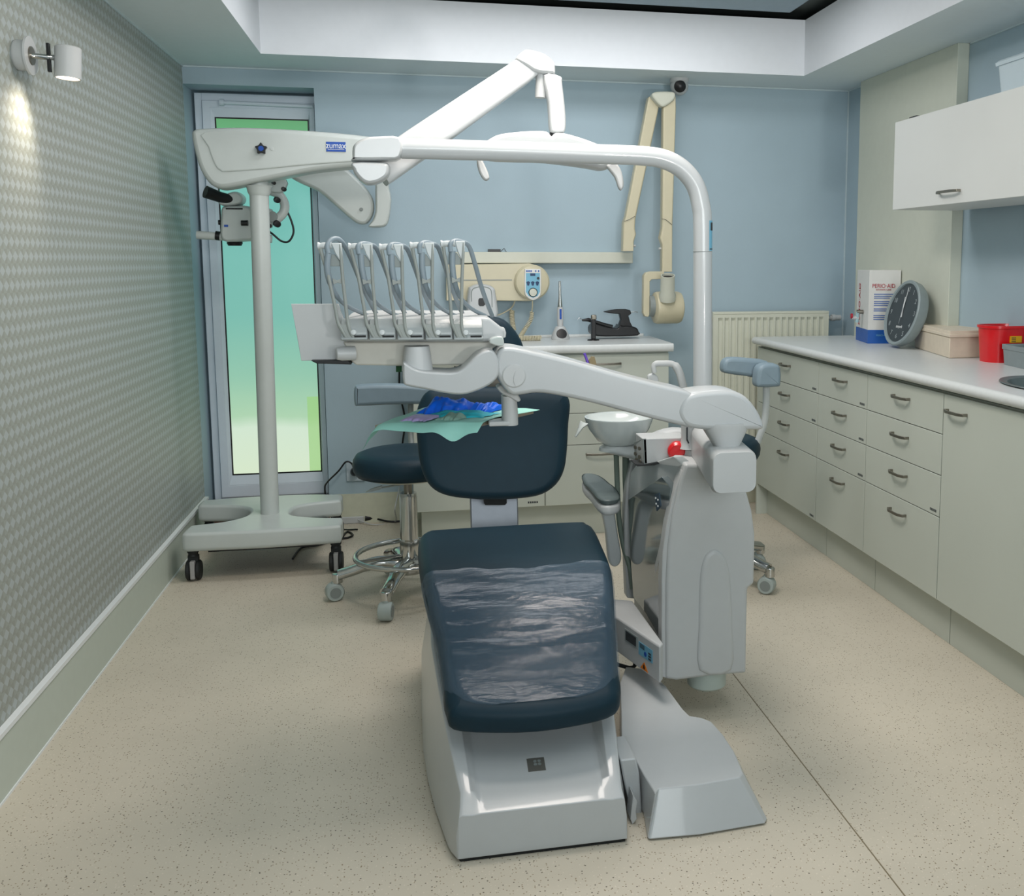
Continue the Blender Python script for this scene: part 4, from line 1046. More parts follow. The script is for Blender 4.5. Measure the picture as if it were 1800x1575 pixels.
finish('ballast_box', B(-.72, -.56, 4.40, 4.75, .085, .108), GREYM, mic)
for cx_, cy_ in ((-.915, 4.315), (-.352, 4.315), (-.95, 4.84), (-.385, 4.83)):
    cs_ = finish('caster', (lambda bm: (lathe(bm, [(0, 0), (.022, 0), (.018, .012), (.022, .016), (.024, .030), (0, .030)], (cx_, cy_, .100)), box(bm, cx_-.020, cx_+.020, cy_-.012, cy_+.02, .078, .103), bm)[-1])(newbm()), BRUB, mic, bevel=.002)
    for sx_ in (-1, 1):
        finish('wheel', L([(0, 0), (.036, 0), (.041, .004), (.041, .014), (.036, .018), (0, .018)], (cx_+sx_*.010, cy_, .0415), (sx_, 0, 0), seg=36), BRUB, cs_)
    finish('wheel_core', B(cx_-.0095, cx_+.0095, cy_-.037, cy_+.037, .01, .085), mat('wheel_core_grey', (160, 160, 160), .4), cs_, bevel=.004)
pc = W(474, 893, Z=.2); pb = Vector((pc.x, pc.y, .2)); ptp = W(455.5, 335, Y=4.56)
pb.y = 4.56; pb.x = W(473.5, 880, Y=4.56).x
pl_ = finish('column', T([Vector((pb.x, 4.56, .195)), Vector((ptp.x, 4.56, ptp.z+.05))], .0385, seg=40), MICROW, mic)
finish('column_cap', L([(.039, -.01), (.046, .004), (.050, .024), (.056, .032), (0, .032)], (ptp.x, 4.56, ptp.z-.012)), MICROW, mic)
hs_ = [(341, 240), (345, 231), (360, 228), (430, 226), (520, 230), (600, 236), (660, 243), (690, 250), (690, 290), (640, 295), (560, 303), (500, 314), (450, 324), (405, 333), (385, 332), (370, 322), (356, 300), (347, 272)]
hz = finish('balance_arm', pxpad(hs_, 4.62, .13, 9, .030, 3), MICROW, mic, ang=60)
pnl = [(362, 231), (500, 233), (640, 245), (690, 252), (690, 278), (640, 283), (540, 290), (470, 297), (400, 302), (388, 300), (378, 290), (366, 258)]
finish('arm_panel', pxpad(pnl, 4.4935, .008, 3, .004, 3), MICROW, hz, ang=60)
kc = W(460, 262, Y=4.486)
kp = [(kc.x+(.025 if i % 2 == 0 else .016)*math.cos(math.radians(90+36*i)), kc.z+(.025 if i % 2 == 0 else .016)*math.sin(math.radians(90+36*i))) for i in range(10)]
kb = finish('star_knob', prism(newbm(), [(x, kc.y, z) for x, z in sm2(kp, 3)], (0, -.022, 0)), BLACK, hz, bevel=.002)
finish('knob_cap', L([(0, 0), (.011, 0), (.010, .003), (0, .003)], (kc.x, kc.y-.022, kc.z), (0, -1, 0)), BLUEM, kb)
sc = W(478, 261, Y=4.486); finish('screw_boss', L([(0, 0), (.008, 0), (.008, .002), (0, .003)], sc, (0, -1, 0)), MICROW, hz)
q0, q1 = W(573, 249, Y=4.484), W(608, 267, Y=4.484)
pt_ = finish('name_plate', B(q0.x, q1.x, 4.4825, 4.486, q1.z, q0.z), BLUEM, hz, bevel=.0005)
text('lettering', 'zumax', .036, WHITEINK, pt_, ((q0.x+q1.x)/2, 4.4818, (q0.z+q1.z)/2+.004), (1, 0, .0), (0, 0, 1), sx=.86)
finish('underline', B(q0.x+.006, q1.x-.006, 4.4815, 4.4825, q1.z+.008, q1.z+.0095), WHITEINK, pt_)
# second arm, hanging behind the first
fa_ = [(560, 300), (600, 292), (632, 318), (652, 342), (658, 362), (655, 380), (645, 393), (632, 394), (618, 386), (590, 362), (560, 337), (520, 318), (500, 300)]
sa_ = finish('front_arm', pxpad(fa_, 4.86, .075, 6, .02, 3), MICROW, mic, ang=60)
pp = W(635, 368, Y=4.78); finish('arm_screw', L([(0, 0), (.008, 0), (.007, .003), (0, .003)], pp, (0, -1, 0)), GREYM, sa_)
hg = [(662, 300), (682, 300), (684, 330), (688, 350), (684, 385), (678, 397), (668, 400), (648, 399), (655, 388), (660, 372), (660, 345)]
finish('hinge_bracket', pxpad(hg, 4.84, .09, 4, .02, 2), MICROW, mic, ang=60)
MY = 4.82
hs2 = finish('suspension_bracket', T(smooth_path([W(474, 335, Y=MY), W(490, 342, Y=MY), W(500, 358, Y=MY), W(498, 374, Y=MY), W(484, 388, Y=MY)], 5), .020, seg=16), MICROW, mic)
finish('bracket_disc', L([(0, 0), (.024, 0), (.024, .012), (0, .012)], W(480, 381, Y=MY-.03), (0, -1, 0), seg=28, sx=.8), GREYM, hs2)
finish('bracket_top', pxpad([(470, 322), (503, 316), (503, 330), (494, 340), (472, 336)], MY+.03, .06, 3, .012, 2), MICROW, hs2, ang=60)
bm = newbm()
for u, v, r2 in ((486, 351, .014), (498, 332, .010), (480, 321, .008), (486, 393, .016), (472, 396, .010)): lathe(bm, [(0, 0), (r2, 0), (r2*.9, .022), (0, .024)], W(u, v, Y=MY-.04), (.4, -1, -.2), seg=14)
finish('clamp_knobs', bm, BLACK, hs2)
head = finish('optical_head', pxpad([(394, 364), (416, 362), (440, 363), (450, 380), (450, 418), (436, 424), (402, 426), (391, 418), (390, 400), (391, 378)], MY+.06, .12, 6, .03, 2), MICROW, mic, ang=60)
finish('head_link', pxpad([(436, 366), (478, 368), (478, 400), (436, 404)], MY+.05, .06, 4, .015, 2), MICROW, mic, ang=60)
finish('binocular_body', pxpad([(386, 352), (404, 340), (420, 338), (430, 348), (424, 360), (394, 363)], MY+.06, .12, 5, .03, 3), MICROW, head, ang=60)
for dx, dy in ((0, 0), (-.0, .065)):
    finish('eyepiece', T([W(408, 351, Y=MY-.04+dy), W(385, 346, Y=MY-.07+dy), W(361, 337, Y=MY-.10+dy)], [.020, .024, .027], seg=20), BLACK, head)
finish('objective', L([(0, 0), (.028, 0), (.034, .012), (.030, .022), (0, .022)], W(413, 432, Y=MY), (0, 0, 1)), BLACK, head)
finish('objective_ring', T([W(414, 367, Y=MY-.06)+Vector((-.04, 0, 0)), W(414, 367, Y=MY-.06)+Vector((.03, 0, 0))], .003), BLACK, head)
fnb = B(*(lambda a, b_: (a.x, b_.x, MY-.065, MY-.06, b_.z, a.z))(W(394, 395, Y=MY-.062), W(401, 399, Y=MY-.062)))
finish('blue_badge', fnb, BLUEM, head)
for ua, ub, va in ((346, 392, 414), (436, 478, 418)):
    hb_ = finish('side_handle', T([W(ua, va-1, Y=MY-.02), W(ub, va+2, Y=MY-.02)], .018, seg=18), MICROW, head)
    cu_ = 383 if ua < 400 else 419
    finish('handle_collar', T([W(cu_-4, va, Y=MY-.02), W(cu_+4, va+1, Y=MY-.02)], .0205, seg=18), BLACK, hb_)
finish('focus_knob', T([W(424, 392, Y=MY-.07), W(436, 392, Y=MY-.07)], .012, seg=16), BLACK, head)
finish('focus_knob', T([W(384, 391, Y=MY-.03), W(391, 391, Y=MY-.03)], .011, seg=16), BLACK, head)
finish('light_guide', T(smooth_path([W(503, 368, Y=MY), W(512, 388, Y=MY), W(516, 408, Y=MY), W(508, 424, Y=MY), W(495, 424, Y=MY), W(480, 412, Y=MY), W(472, 406, Y=MY)], 6), .0045), BLACK, mic)

# ------------------------------------------------------------------ stools
def stool(lab, cx, cy, sz, sr, angs, rleg, ring, seatm, sws=(285, 348, 30, 80, 120), grp='wheeled operator stools'):
    t = thing('wheeled_stool', lab, 'stool', (cx, cy, 0), grp)
    st_ = finish('seat', L([(0, 0), (sr*.93, .002), (sr*.985, .02), (sr, .042), (sr*.985, .062), (sr*.93, .080), (sr*.8, .090), (sr*.5, .090), (0, .084)], (cx, cy, sz-.09), seg=64), seatm, t, ang=80)
    finish('seat_pan', L([(0, -.032), (.05, -.030), (.06, -.018), (sr*.75, -.008), (sr*.90, .003), (0, .003)], (cx, cy, sz-.092), seg=48), CREAM2, t)
    finish('gas_column', L([(.032, .10), (.037, .10), (.037, .225), (.034, .228), (.034, sz-.18), (.032, sz-.165), (0, sz-.165)], (cx, cy, 0)), CHROME, t)
    finish('piston', L([(.016, sz-.19), (.016, sz-.115), (0, sz-.115)], (cx, cy, 0)), STEEL, t)
    finish('hub', L([(0, .095), (.045, .092), (.052, .105), (.048, .14), (.040, .155), (0, .155)], (cx, cy, 0)), CHROME, t)
    for a, sw_ in zip(angs, sws):
        d = Vector((math.cos(math.radians(a)), math.sin(math.radians(a)), 0)); c = Vector((cx, cy, 0))
        pth_ = smooth_path([c+d*.03+Vector((0, 0, .13)), c+d*.12+Vector((0, 0, .14)), c+d*rleg*.8+Vector((0, 0, .112)), c+d*(rleg-.006)+Vector((0, 0, .100))], 5)
        lg = newbm(); tube(lg, pth_, [.036]*4+[.031]*6+[.027]*12, seg=14, flat=.75)
        lathe(lg, [(0, 0), (.020, 0), (.020, .032), (.017, .036), (0, .036)], c+d*rleg+Vector((0, 0, .070)))
        lo = finish('leg', lg, CHROME, t, ang=60)
        sw = math.radians(sw_); w_ = Vector((math.cos(sw), math.sin(sw), 0)); ctr_ = c+d*rleg+w_.cross(Vector((0, 0, 1)))*.012
        cb2 = newbm(); 
        lathe(cb2, [(0, -.024), (.030, -.024), (.035, -.017), (.035, .017), (.030, .024), (0, .024)], (ctr_.x, ctr_.y, .035), w_, seg=28)
        lathe(cb2, [(0, 0), (.012, 0), (.012, .02), (0, .02)], (ctr_.x, ctr_.y, .055), seg=14)
        cso = finish('caster', cb2, CASTG, lo)
        for s_ in (-1, 1):
            finish('wheel_cap', L([(0, 0), (.021, 0), (.021, .003), (0, .003)], Vector((ctr_.x, ctr_.y, .035))+w_*s_*.0225, w_*s_, seg=24), GREYM, lo)
    if ring:
        rg = newbm(); tube(rg, [(cx+.205*math.cos(2*PI*i/48), cy+.205*math.sin(2*PI*i/48), .165) for i in range(48)], .0105, seg=12, closed=True)
        for a in (20, 200): tube(rg, [Vector((cx, cy, .165))+Vector((math.cos(math.radians(a)), math.sin(math.radians(a)), 0))*k_ for k_ in (.035, .2)], .007)
        finish('foot_ring', rg, CHROME, t)
    return t
sl_ = stool('wheeled stool with dark round seat and chrome foot ring, left of the dental chair', -.045, 3.93, .575, .205, (180, 252, 324, 36, 108), .275, True, LEATHER)
# curved arm/back band of the left stool
def band(par, pts, Ybase, th, name='back_band', m=ARMP):
    return finish(name, pxpad(pts, Ybase, th, 7, .02, 3), m, par, ang=60)
band(sl_, [(622, 692), (624, 680), (632, 676), (680, 674), (740, 677), (790, 684), (790, 712), (740, 710), (680, 711), (634, 713), (624, 711)], 4.22, .06)
finish('band_post', T(smooth_path([W(722, 706, Y=4.2), W(722, 760, Y=4.2), W(724, 800, Y=4.12), (-.045, 4.02, .50)], 4), .012), GREYM, sl_)
sr_ = stool('wheeled stool behind the white unit tower, near the right-hand drawers', 1.165, 3.85, .60, .185, (25, 310, 238, 166, 97), .265, False, LEATHER, (262, 235, 300, 20, 60))
b1 = band(sr_, [(1268, 652), (1269, 636), (1280, 628), (1310, 629), (1346, 634), (1352, 650), (1342, 666), (1310, 661), (1280, 657)], 3.80, .06)
band(sr_, [(1326, 660), (1330, 645), (1342, 638), (1362, 639), (1369, 648), (1369, 674), (1362, 679), (1334, 680), (1326, 676)], 3.74, .07, 'band_end')
finish('band_post', (lambda P_: T(smooth_path(P_, 5), .017, seg=14, flat=.8))([W(1347, 676, Y=3.76), W(1347, 700, Y=3.76), W(1345, 735, Y=3.77), W(1338, 760, Y=3.78), W(1322, 790, Y=3.80), (1.20, 3.82, .50)]), GREYW, sr_)

# ------------------------------------------------------------------ wall x-ray unit
xr = thing('xray_unit', 'cream dental x-ray unit with folding arm mounted on the back wall', 'x-ray unit', (.75, YB, 1.05))
a, b_ = W(800, 442, Y=5.06), W(1112, 466, Y=5.06)
finish('wall_rail', B(W(790, 450, Y=5.06).x, b_.x, 5.05, YB, W(900, 463, Y=5.05).z, W(900, 443, Y=5.05).z), CREAM2, xr, bevel=.004)
cb3 = finish('control_box', pxpad([(784, 465), (800, 464.5), (860, 464), (930, 463), (940, 466), (947, 475), (950, 496), (947, 515), (940, 526), (930, 529), (860, 528.5), (800, 528), (784, 528)], 5.10, .10, 2, .012, 0), CREAM, xr, ang=60)
cd = W(935, 496, Y=4.99)
finish('control_housing', L([(0, 0), (.086, 0), (.086, .02), (.078, .030), (.05, .036), (0, .038)], (cd.x, 5.0, cd.z), (0, -1, 0), seg=48), CREAM, cb3)
finish('box_groove', B(W(800, 492, Y=4.999).x, W(900, 492, Y=4.999).x, 4.998, 5.002, W(850, 493, Y=5).z, W(850, 491.5, Y=5).z), GREYM, cb3)
pe = finish('control_panel', pxpad([(922, 476), (926, 473), (946, 473), (951, 476), (951, 512), (948, 522), (937, 528), (926, 522), (922, 512)], 4.972, .014, 2, .004, 3), PAPER, xr, ang=60)
py_ = 4.9575
pf = finish('panel_face', pxprism([(924.5, 480), (949, 480), (949, 513), (945, 520), (937, 523.5), (929, 520), (924.5, 513)], py_, py_+.0015), SKYB, pe)
def pd(u0, v0, u1, v1, m, nm, yy=py_-.001): 
    a_, b2 = W(u0, v0, Y=yy), W(u1, v1, Y=yy); return finish(nm, B(a_.x, b2.x, yy, yy+.0015, b2.z, a_.z), m, pf)
pd(932, 480.5, 941, 485, NAVY, 'display_window')
bm = newbm()
for u in (928.5, 936.5, 944.5): prism(bm, [W(u+dx, 496+dv, Y=py_-.001) for dx, dv in ((-3.2, 0), (0, -2), (3.2, 0), (1.5, 6), (-1.5, 6))], (0, .0012, 0))
finish('panel_buttons', bm, NAVY, pf)
finish('dial', L([(0, 0), (.0195, 0), (.018, .008), (0, .009)], W(937, 514, Y=py_), (0, -1, 0)), CREAM2, pf)
finish('dial_ring', L([(0, 0), (.0225, 0), (.0225, .001), (0, .001)], W(937, 514, Y=py_+.001), (0, -1, 0)), NAVY, pf)
finish('indicator_lamp', L([(0, 0), (.0065, 0), (.006, .003), (0, .003)], W(946, 489, Y=py_), (0, -1, 0)), INK, pf)
bm = newbm(); [box(bm, *(lambda a_, b2: (a_.x, b2.x, py_-.001, py_, b2.z, a_.z))(W(925+q_*2.6, 475, Y=py_), W(927+q_*2.6, 478, Y=py_))) for q_ in (0, 1, 2, 3, 6, 8)]
finish('panel_lettering', bm, BLUEINK, pe)
# folded arms (the long pair reaches up to the ceiling)
AYX = 4.98
lo_ = finish('lower_arm', pxpad([(1093, 442), (1094, 392), (1098, 380), (1138, 172), (1148, 166), (1160, 172), (1158, 184), (1116, 385), (1115, 402), (1117, 412), (1113, 425), (1112, 442)], AYX+.03, .055, 4, .012, 0), CREAM, xr, ang=50)
up2 = finish('upper_arm', pxpad([(1162, 478), (1162, 430), (1158, 418), (1162, 400), (1162, 385), (1164, 190), (1168, 176), (1186, 170), (1187, 190), (1181, 395), (1180, 478)], AYX-.005, .05, 4, .012, 0), CREAM, xr, ang=50)
finish('elbow_cap', pxpad([(1144, 168), (1152, 162), (1180, 162), (1186, 168), (1182, 178), (1168, 188), (1160, 188), (1150, 178)], AYX-.02, .05, 4, .012, 3), CREAM2, xr, ang=60)
bm = newbm()
tube(bm, smooth_path([W(1097, 389, Y=AYX-.03), W(1106, 386, Y=AYX-.03), W(1116, 380, Y=AYX-.03)], 3), .0012, seg=6); finish('arm_seam', bm, INK, lo_)
bm = newbm(); tube(bm, smooth_path([W(1163, 385, Y=AYX-.06), W(1170, 386, Y=AYX-.06), W(1181, 395, Y=AYX-.06)], 3), .0012, seg=6); finish('arm_seam', bm, INK, up2)
finish('lock_pin', T([W(1113, 432, Y=AYX), W(1117, 432, Y=AYX)], .006), WHITE2, lo_)
finish('lock_pin', T([W(1158, 437, Y=AYX-.03), W(1163, 437, Y=AYX-.03)], .006), WHITE2, up2)
HYX = 4.90
yk = finish('yoke', pxpad([(1166, 477), (1166, 490), (1145, 491), (1141, 495), (1141, 552), (1138, 557), (1132, 556), (1129, 550), (1130, 485), (1134, 479), (1142, 477)], HYX+.03, .045, 2, .01, 0), CREAM, xr, ang=50)
finish('yoke_pad', T([W(1140, 538, Y=HYX), W(1149, 538, Y=HYX)], .052, seg=32), GREYM, yk)
hx = finish('tube_housing', L([(0, 0), (.060, 0), (.076, .008), (.080, .02), (.080, .125), (.074, .140), (.05, .150), (0, .150)], W(1148, 541, Y=HYX), (1, .05, -.0), seg=48), CREAM, xr)
cna, cnb = W(1173, 528, Y=HYX-.06), W(1174, 484, Y=HYX-.10)
cn = finish('collimator_cone', (lambda d_: L([(0, 0), (.040, 0), (.042, .030), (.036, .042), (.0345, d_), (.030, d_), (.030, d_-.03), (0, d_-.03)], cna, (cnb-cna), seg=36))((cnb-cna).length), CREAM2, xr)
finish('cone_opening', L([(0, 0), (.0298, 0), (.0298, .001), (0, .001)], cna+(cnb-cna).normalized()*((cnb-cna).length-.012), (cnb-cna)), BLACK, cn)
# spiral and straight cables
def coil(path, r, wire, turns):
    P_ = smooth_path(path, 10); n = len(P_)
    L_ = [0]
    for a_, c_ in zip(P_, P_[1:]): L_.append(L_[-1]+(c_-a_).length)
    out = []; N_ = turns*10; up_v = Vector((0, -1, 0))
    for i in range(N_+1):
        s_ = L_[-1]*i/N_; k_ = max(j for j in range(n) if L_[j] <= s_+1e-9); k_ = min(k_, n-2)
        t_ = (s_-L_[k_])/max(1e-9, L_[k_+1]-L_[k_]); p = P_[k_].lerp(P_[k_+1], t_); d = (P_[k_+1]-P_[k_]).normalized()
        u = up_v-d*up_v.dot(d); u.normalize(); v = d.cross(u); a_ = 2*PI*turns*i/N_
        out.append(p+u*math.cos(a_)*r+v*math.sin(a_)*r)
    return T(out, wire, seg=6)
finish('spiral_cord', coil([W(935, 548, Y=5.0), W(933, 562, Y=5.0), W(922, 580, Y=5.0), W(912, 596, Y=4.95)], .009, .0026, 22), CREAM, xr)
finish('spiral_cord', coil([W(900, 545, Y=5.06), W(900, 560, Y=5.06), W(903, 580, Y=5.06)], .011, .003, 14), CREAM, xr)
finish('straight_cord', T(smooth_path([W(936, 528, Y=4.97), W(936, 538, Y=4.98), W(935, 548, Y=5.0)], 4), .003), CREAM, xr)
finish('straight_cord', T(smooth_path([W(906, 526, Y=5.04), W(900, 540, Y=5.06), W(885, 550, Y=5.06), W(872, 555, Y=5.06)], 5), .0035), CREAM, xr)
cz = W(940, 592, Z=.925); finish('spiral_cord', coil([(cz.x-.10, cz.y-.12, .927), (cz.x-.03, cz.y-.13, .927), (cz.x+.015, cz.y-.125, .927)], .0115, .003, 16), CREAM, xr)

# small electrical thing lying on the rail
kz = W(880, 442, Y=5.06)
bm = box(newbm(), W(858, 440, Y=5.06).x, W(880, 440, Y=5.06).x, 5.055, 5.085, kz.z+.002, kz.z+.016); tube(bm, smooth_path([W(880, 441, Y=5.06), W(886, 435, Y=5.06), W(889, 440, Y=5.06), W(894, 443, Y=5.06)], 4), .0016, seg=6)
rail_top = W(900, 443, Y=5.05).z
for v in bm.verts: v.co.z += rail_top-(kz.z+.002)
tag(finish('key_case', bm, BLACK, None, bevel=.002), 'small black key case lying on top of the cream wall rail', 'case')

# soap dispenser on the wall behind the instrument arms
sd2 = thing('soap_dispenser', 'white wall dispenser with a dark sensor window behind the headrest', 'dispenser', (.32, YB, 1.03))
db = finish('dispenser_body', pxpad([(824, 562), (822, 512), (828, 503), (840, 499), (856, 500), (867, 505), (871, 516), (872, 562)], 5.0, .10, 6, .03, 3), WHITE, sd2, ang=60)
finish('front_window', pxprism([(841, 527), (843, 524), (852, 524), (853, 528), (853, 535), (850, 538), (843, 538), (841, 535)], 4.897, 4.905), BLACK, db, bevel=.002)
bm = T(smooth_path([W(829, 530, Y=4.902), W(829, 514, Y=4.902), W(833, 507, Y=4.902), (W(847, 504, Y=4.902)), W(860, 507, Y=4.902), W(864, 515, Y=4.902), W(865, 540, Y=4.902)], 5), .003, seg=8)
finish('cover_seam', bm, GREYM, db)

# things on the back worktop
cp = W(985, 586, Z=.917); cyy = 4.96
cpx = W(985, 588, Y=cyy).x
cl = thing('curing_light', 'white pen-shaped curing light standing in a round black-fronted charger', 'curing light', (cpx, cyy, .915))
finish('charger_base', L([(0, 0), (.044, 0), (.046, .006), (.040, .030), (.024, .062), (.015, .066), (0, .066)], (cpx, cyy, .915)), WHITE2, cl)
finish('speaker_grille', L([(0, 0), (.026, 0), (.024, .006), (0, .008)], (cpx+.002, cyy-.033, .944), (.0, -1, .35)), BLACK, cl)
hn = finish('handle', L([(0, 0), (.014, 0), (.0155, .03), (.016, .09), (.0135, .100), (0, .100)], (cpx, cyy, .975)), WHITE2, cl)
finish('button_strip', B(cpx-.005, cpx+.005, cyy-.0175, cyy-.013, 1.015, 1.066), BLUEM, hn, bevel=.003)
finish('light_tip', L([(0, 0), (.0125, 0), (.007, .045), (.0055, .12), (.0055, .128), (0, .128)], (cpx, cyy, 1.074)), CHROME, cl)

ox, oy_ = W(1075, 590, Z=.917).x, 4.93
def BXp(u, v, Y): return W(u, v, Y=Y)
ob = thing('handpiece_dock', 'black cordless root-filling handpiece set on a docking base', 'handpiece set', (1.0, 4.95, .915))
ws = B_ = None
bY = 4.95
zt0 = .915
pts_ = [(1040, 588), (1036, 580), (1037, 573), (1044, 568), (1060, 572), (1082, 576), (1086, 570), (1092, 572), (1104, 572), (1116, 575), (1120, 582), (1118, 589), (1062, 591)]
dock = finish('docking_base', pxpad(pts_, bY+.06, .10, 3, .014, 2), BLACK, ob, ang=50)
dz = zt0-min((dock.matrix_world @ v.co).z for v in dock.data.vertices)
gun = finish('pistol_handpiece', pxpad([(1062, 547), (1078, 544), (1084, 543), (1100, 543), (1107, 545), (1109, 551), (1104, 555), (1107, 566), (1111, 574), (1096, 574), (1086, 574), (1090, 562), (1088, 552), (1076, 551), (1062, 549)], bY+.02, .04, 2, .01, 0), BLACK, ob, ang=50)
finish('needle', T([W(1108, 549, Y=bY), W(1117, 548, Y=bY), W(1121, 549, Y=bY)], .0022), CHROME, gun)
pen = finish('pen_handpiece', T([W(1023, 563, Y=bY-.02), W(1034, 562, Y=bY-.02), W(1062, 571, Y=bY-.02), W(1076, 575, Y=bY-.02)], [.005, .010, .010, .012], seg=14), BLACK, ob)
finish('pen_tip', T(smooth_path([W(1016, 562, Y=bY-.02), W(1018, 559, Y=bY-.02), W(1024, 562, Y=bY-.02)], 3), .0016), CHROME, pen)
st2 = thing('handpiece_stand', 'slim black upright stand with a small metal clip, in front of the docking base', 'stand', (.87, 4.86, .915))
sY = 4.86
sb = W(1043, 592, Y=sY).x
finish('stand_base', L([(0, 0), (.030, 0), (.028, .005), (0, .006)], (sb, sY, .915)), BLACK, st2)
finish('stand_post', B(sb-.011, sb+.011, sY-.012, sY+.012, .921, 1.015), BLACK, st2, bevel=.003)
finish('stand_clip', B(sb-.011, sb+.015, sY-.012, sY+.012, 1.015, 1.040), STEEL, st2, bevel=.005)

# toothbrush-like brushes poking up behind the arm
ub = thing('purple_stick', 'purple stick', 'stick', W(1032, 640, Y=2.6)-Vector((0, 0, .03)))
finish('stick', T([W(1034, 641, Y=2.57), W(1030, 628, Y=2.57), W(1027, 621, Y=2.57)], .0035), mat('violet_plastic', (96, 66, 170), .4), ub)
finish('stick_clip', pxprism([(1035, 634), (1040, 627), (1045, 627), (1049, 641), (1038, 642)], 2.57, 2.58), mat('olive_plastic', (128, 112, 76), .5), ub)
ub['label'] = 'purple stick and olive clip poking up behind the instrument arm'

# ------------------------------------------------------------------ things on the right worktop
ZT = .917
# carton
ct = thing('mouthwash_carton', 'tall white and blue mouthwash carton with a tap on the right counter', 'carton', (2.2, 4.60, ZT))
c0_, c1_, c2_ = W(1525, 604, Z=ZT), W(1499, 601, Z=ZT), W(1580, 602, Z=ZT)
u1 = (c1_-c0_); u2 = (c2_-c0_)
u1 = Vector((.21, .977, 0)).normalized(); u2 = Vector((.977, -.21, 0)).normalized()
# widths solved so the silhouette corners land at the measured pixels
def solve(c, d, ux, lo=0.01, hi=1.0):
    for _ in range(50):
        m_ = (lo+hi)/2; p = c+d*m_; r = p-Vector((0, 0, CAMZ)); uu = PX+F*r.dot(RIGHT)/r.dot(FWD)
        if (uu-(PX+F*(c-Vector((0, 0, CAMZ))).dot(RIGHT)/(c-Vector((0, 0, CAMZ))).dot(FWD)))*(1 if ux > 1525 else -1) < abs(ux-1525): lo = m_
        else: hi = m_
    return lo
w1, w2 = min(solve(c0_, u1, 1499), .25), min(solve(c0_, u2, 1580), (2.208-c0_.x)/u2.x)
u1 = u1*w1; u2 = u2*w2
hc_ = W(1527, 475, Y=c0_.y).z-ZT
Pc = [c0_, c0_+u2, c0_+u1+u2, c0_+u1]
cbx = finish('carton_body', prism(newbm(), Pc, (0, 0, hc_)), PAPER, ct, bevel=.001)
n1_ = Vector((0, 0, 1)).cross(u1).normalized(); n1_ = n1_ if n1_.x < 0 else -n1_
n2_ = Vector((0, 0, 1)).cross(u2).normalized(); n2_ = n2_ if n2_.y < 0 else -n2_
bz = W(1527, 580, Y=c0_.y).z-ZT
bm = newbm(); e_ = .0006
Pb = [c0_+(n1_+n2_)*e_, c0_+u2+(n2_-n1_)*e_, c0_+u1+u2-(n1_+n2_)*e_, c0_+u1+(n1_-n2_)*e_]
prism(bm, [p+Vector((0, 0, .0005)) for p in Pb], (0, 0, bz)); finish('blue_band', bm, mat('carton_blue', (20, 86, 168), .45), ct)
z3 = Vector((0, 0, 1)); c3 = c0_+n2_*.0012
text('front_title', 'PERIO·AID', .026, REDINK, ct, c3+u2*.46+z3*(hc_*.785), u2, z3, sx=.9)
text('front_subtitle', 'INTENSIVE CARE', .0095, REDINK, ct, c3+u2*.46+z3*(hc_*.735), u2, z3)
bm = newbm()
for blk, (zz_, nl) in enumerate(((.67, 3), (.57, 3), (.47, 2), (.38, 3))):
    for q_ in range(nl):
        z_ = hc_*zz_-q_*.009; wd_ = .62-.06*((q_+blk) % 3)
        prism(bm, [c3+u2*.16+z3*z_, c3+u2*(.16+wd_)+z3*z_, c3+u2*(.16+wd_)+z3*(z_+.0035), c3+u2*.16+z3*(z_+.0035)], n2_*.0003)
finish('printed_lines', bm, BLUEINK, ct)
s3 = c0_+n1_*.0012
text('side_title', 'PERIO·AID', .042, REDINK, ct, s3+u1*.74+z3*(hc_*.52), -z3*1.0 if False else z3, u1*1.0, sx=1.05)
text('band_text', 'PERIO·AID', .012, SKYB, ct, c3+u2*.45+z3*(bz*.6), u2, z3)
tpz = s3+u1*.42+z3*(hc_*.42)
tap = finish('tap', T([tpz, tpz+n1_*.03], .010), STEEL, ct)
finish('tap_spout', T([tpz+n1_*.025+z3*.0, tpz+n1_*.028-z3*.05], .009), mat('tap_blue_grey', (150, 180, 186), .4), tap)
finish('tap_button', L([(0, 0), (.012, 0), (.012, .008), (0, .008)], tpz+n1_*.05-z3*.02, n1_), REDINK, tap)
finish('tap_neck', T([tpz+n1_*.02-z3*.03, tpz+n1_*.052-z3*.028], .009), WHITE2, tap)

# wall clock standing on the counter, leaning on the pilaster
clk = thing('wall_clock', 'round grey clock with dark dial standing on the counter behind the boxes', 'clock', (2.17, 4.36, ZT))
cr_ = .152
cr_ = .148
axc = Vector((-.966, 0, .26)).normalized()
ccn = W(1587, 551, X=2.105)
ccn.z = ZT+cr_*.966+.0125
up3 = (z3-axc*z3.dot(axc)).normalized(); rt3 = up3.cross(axc).normalized()
CF = mat('clock_case_grey', (136, 148, 150), .4)
finish('clock_case', L([(0, -.045), (cr_*.9, -.045), (cr_*.97, -.03), (cr_, .0), (cr_, .006), (cr_*.97, .010), (cr_*.90, .008), (cr_*.885, .0), (0, .0)], ccn, axc, seg=64), CF, clk)
fdial = finish('dial', L([(0, 0), (cr_*.885, 0), (cr_*.885, .001), (0, .001)], ccn+axc*.0005, axc, seg=64), mat('dial_slate', (58, 66, 70), .5), clk)
for h_n in range(1, 13):
    a_ = math.radians(90-30*h_n); pos = ccn+axc*.0022+rt3*math.cos(a_)*cr_*.72+up3*math.sin(a_)*cr_*.72
    text('numeral', str(h_n), .030, mat('numeral_grey', (150, 158, 160), .5), fdial, pos, rt3, up3)
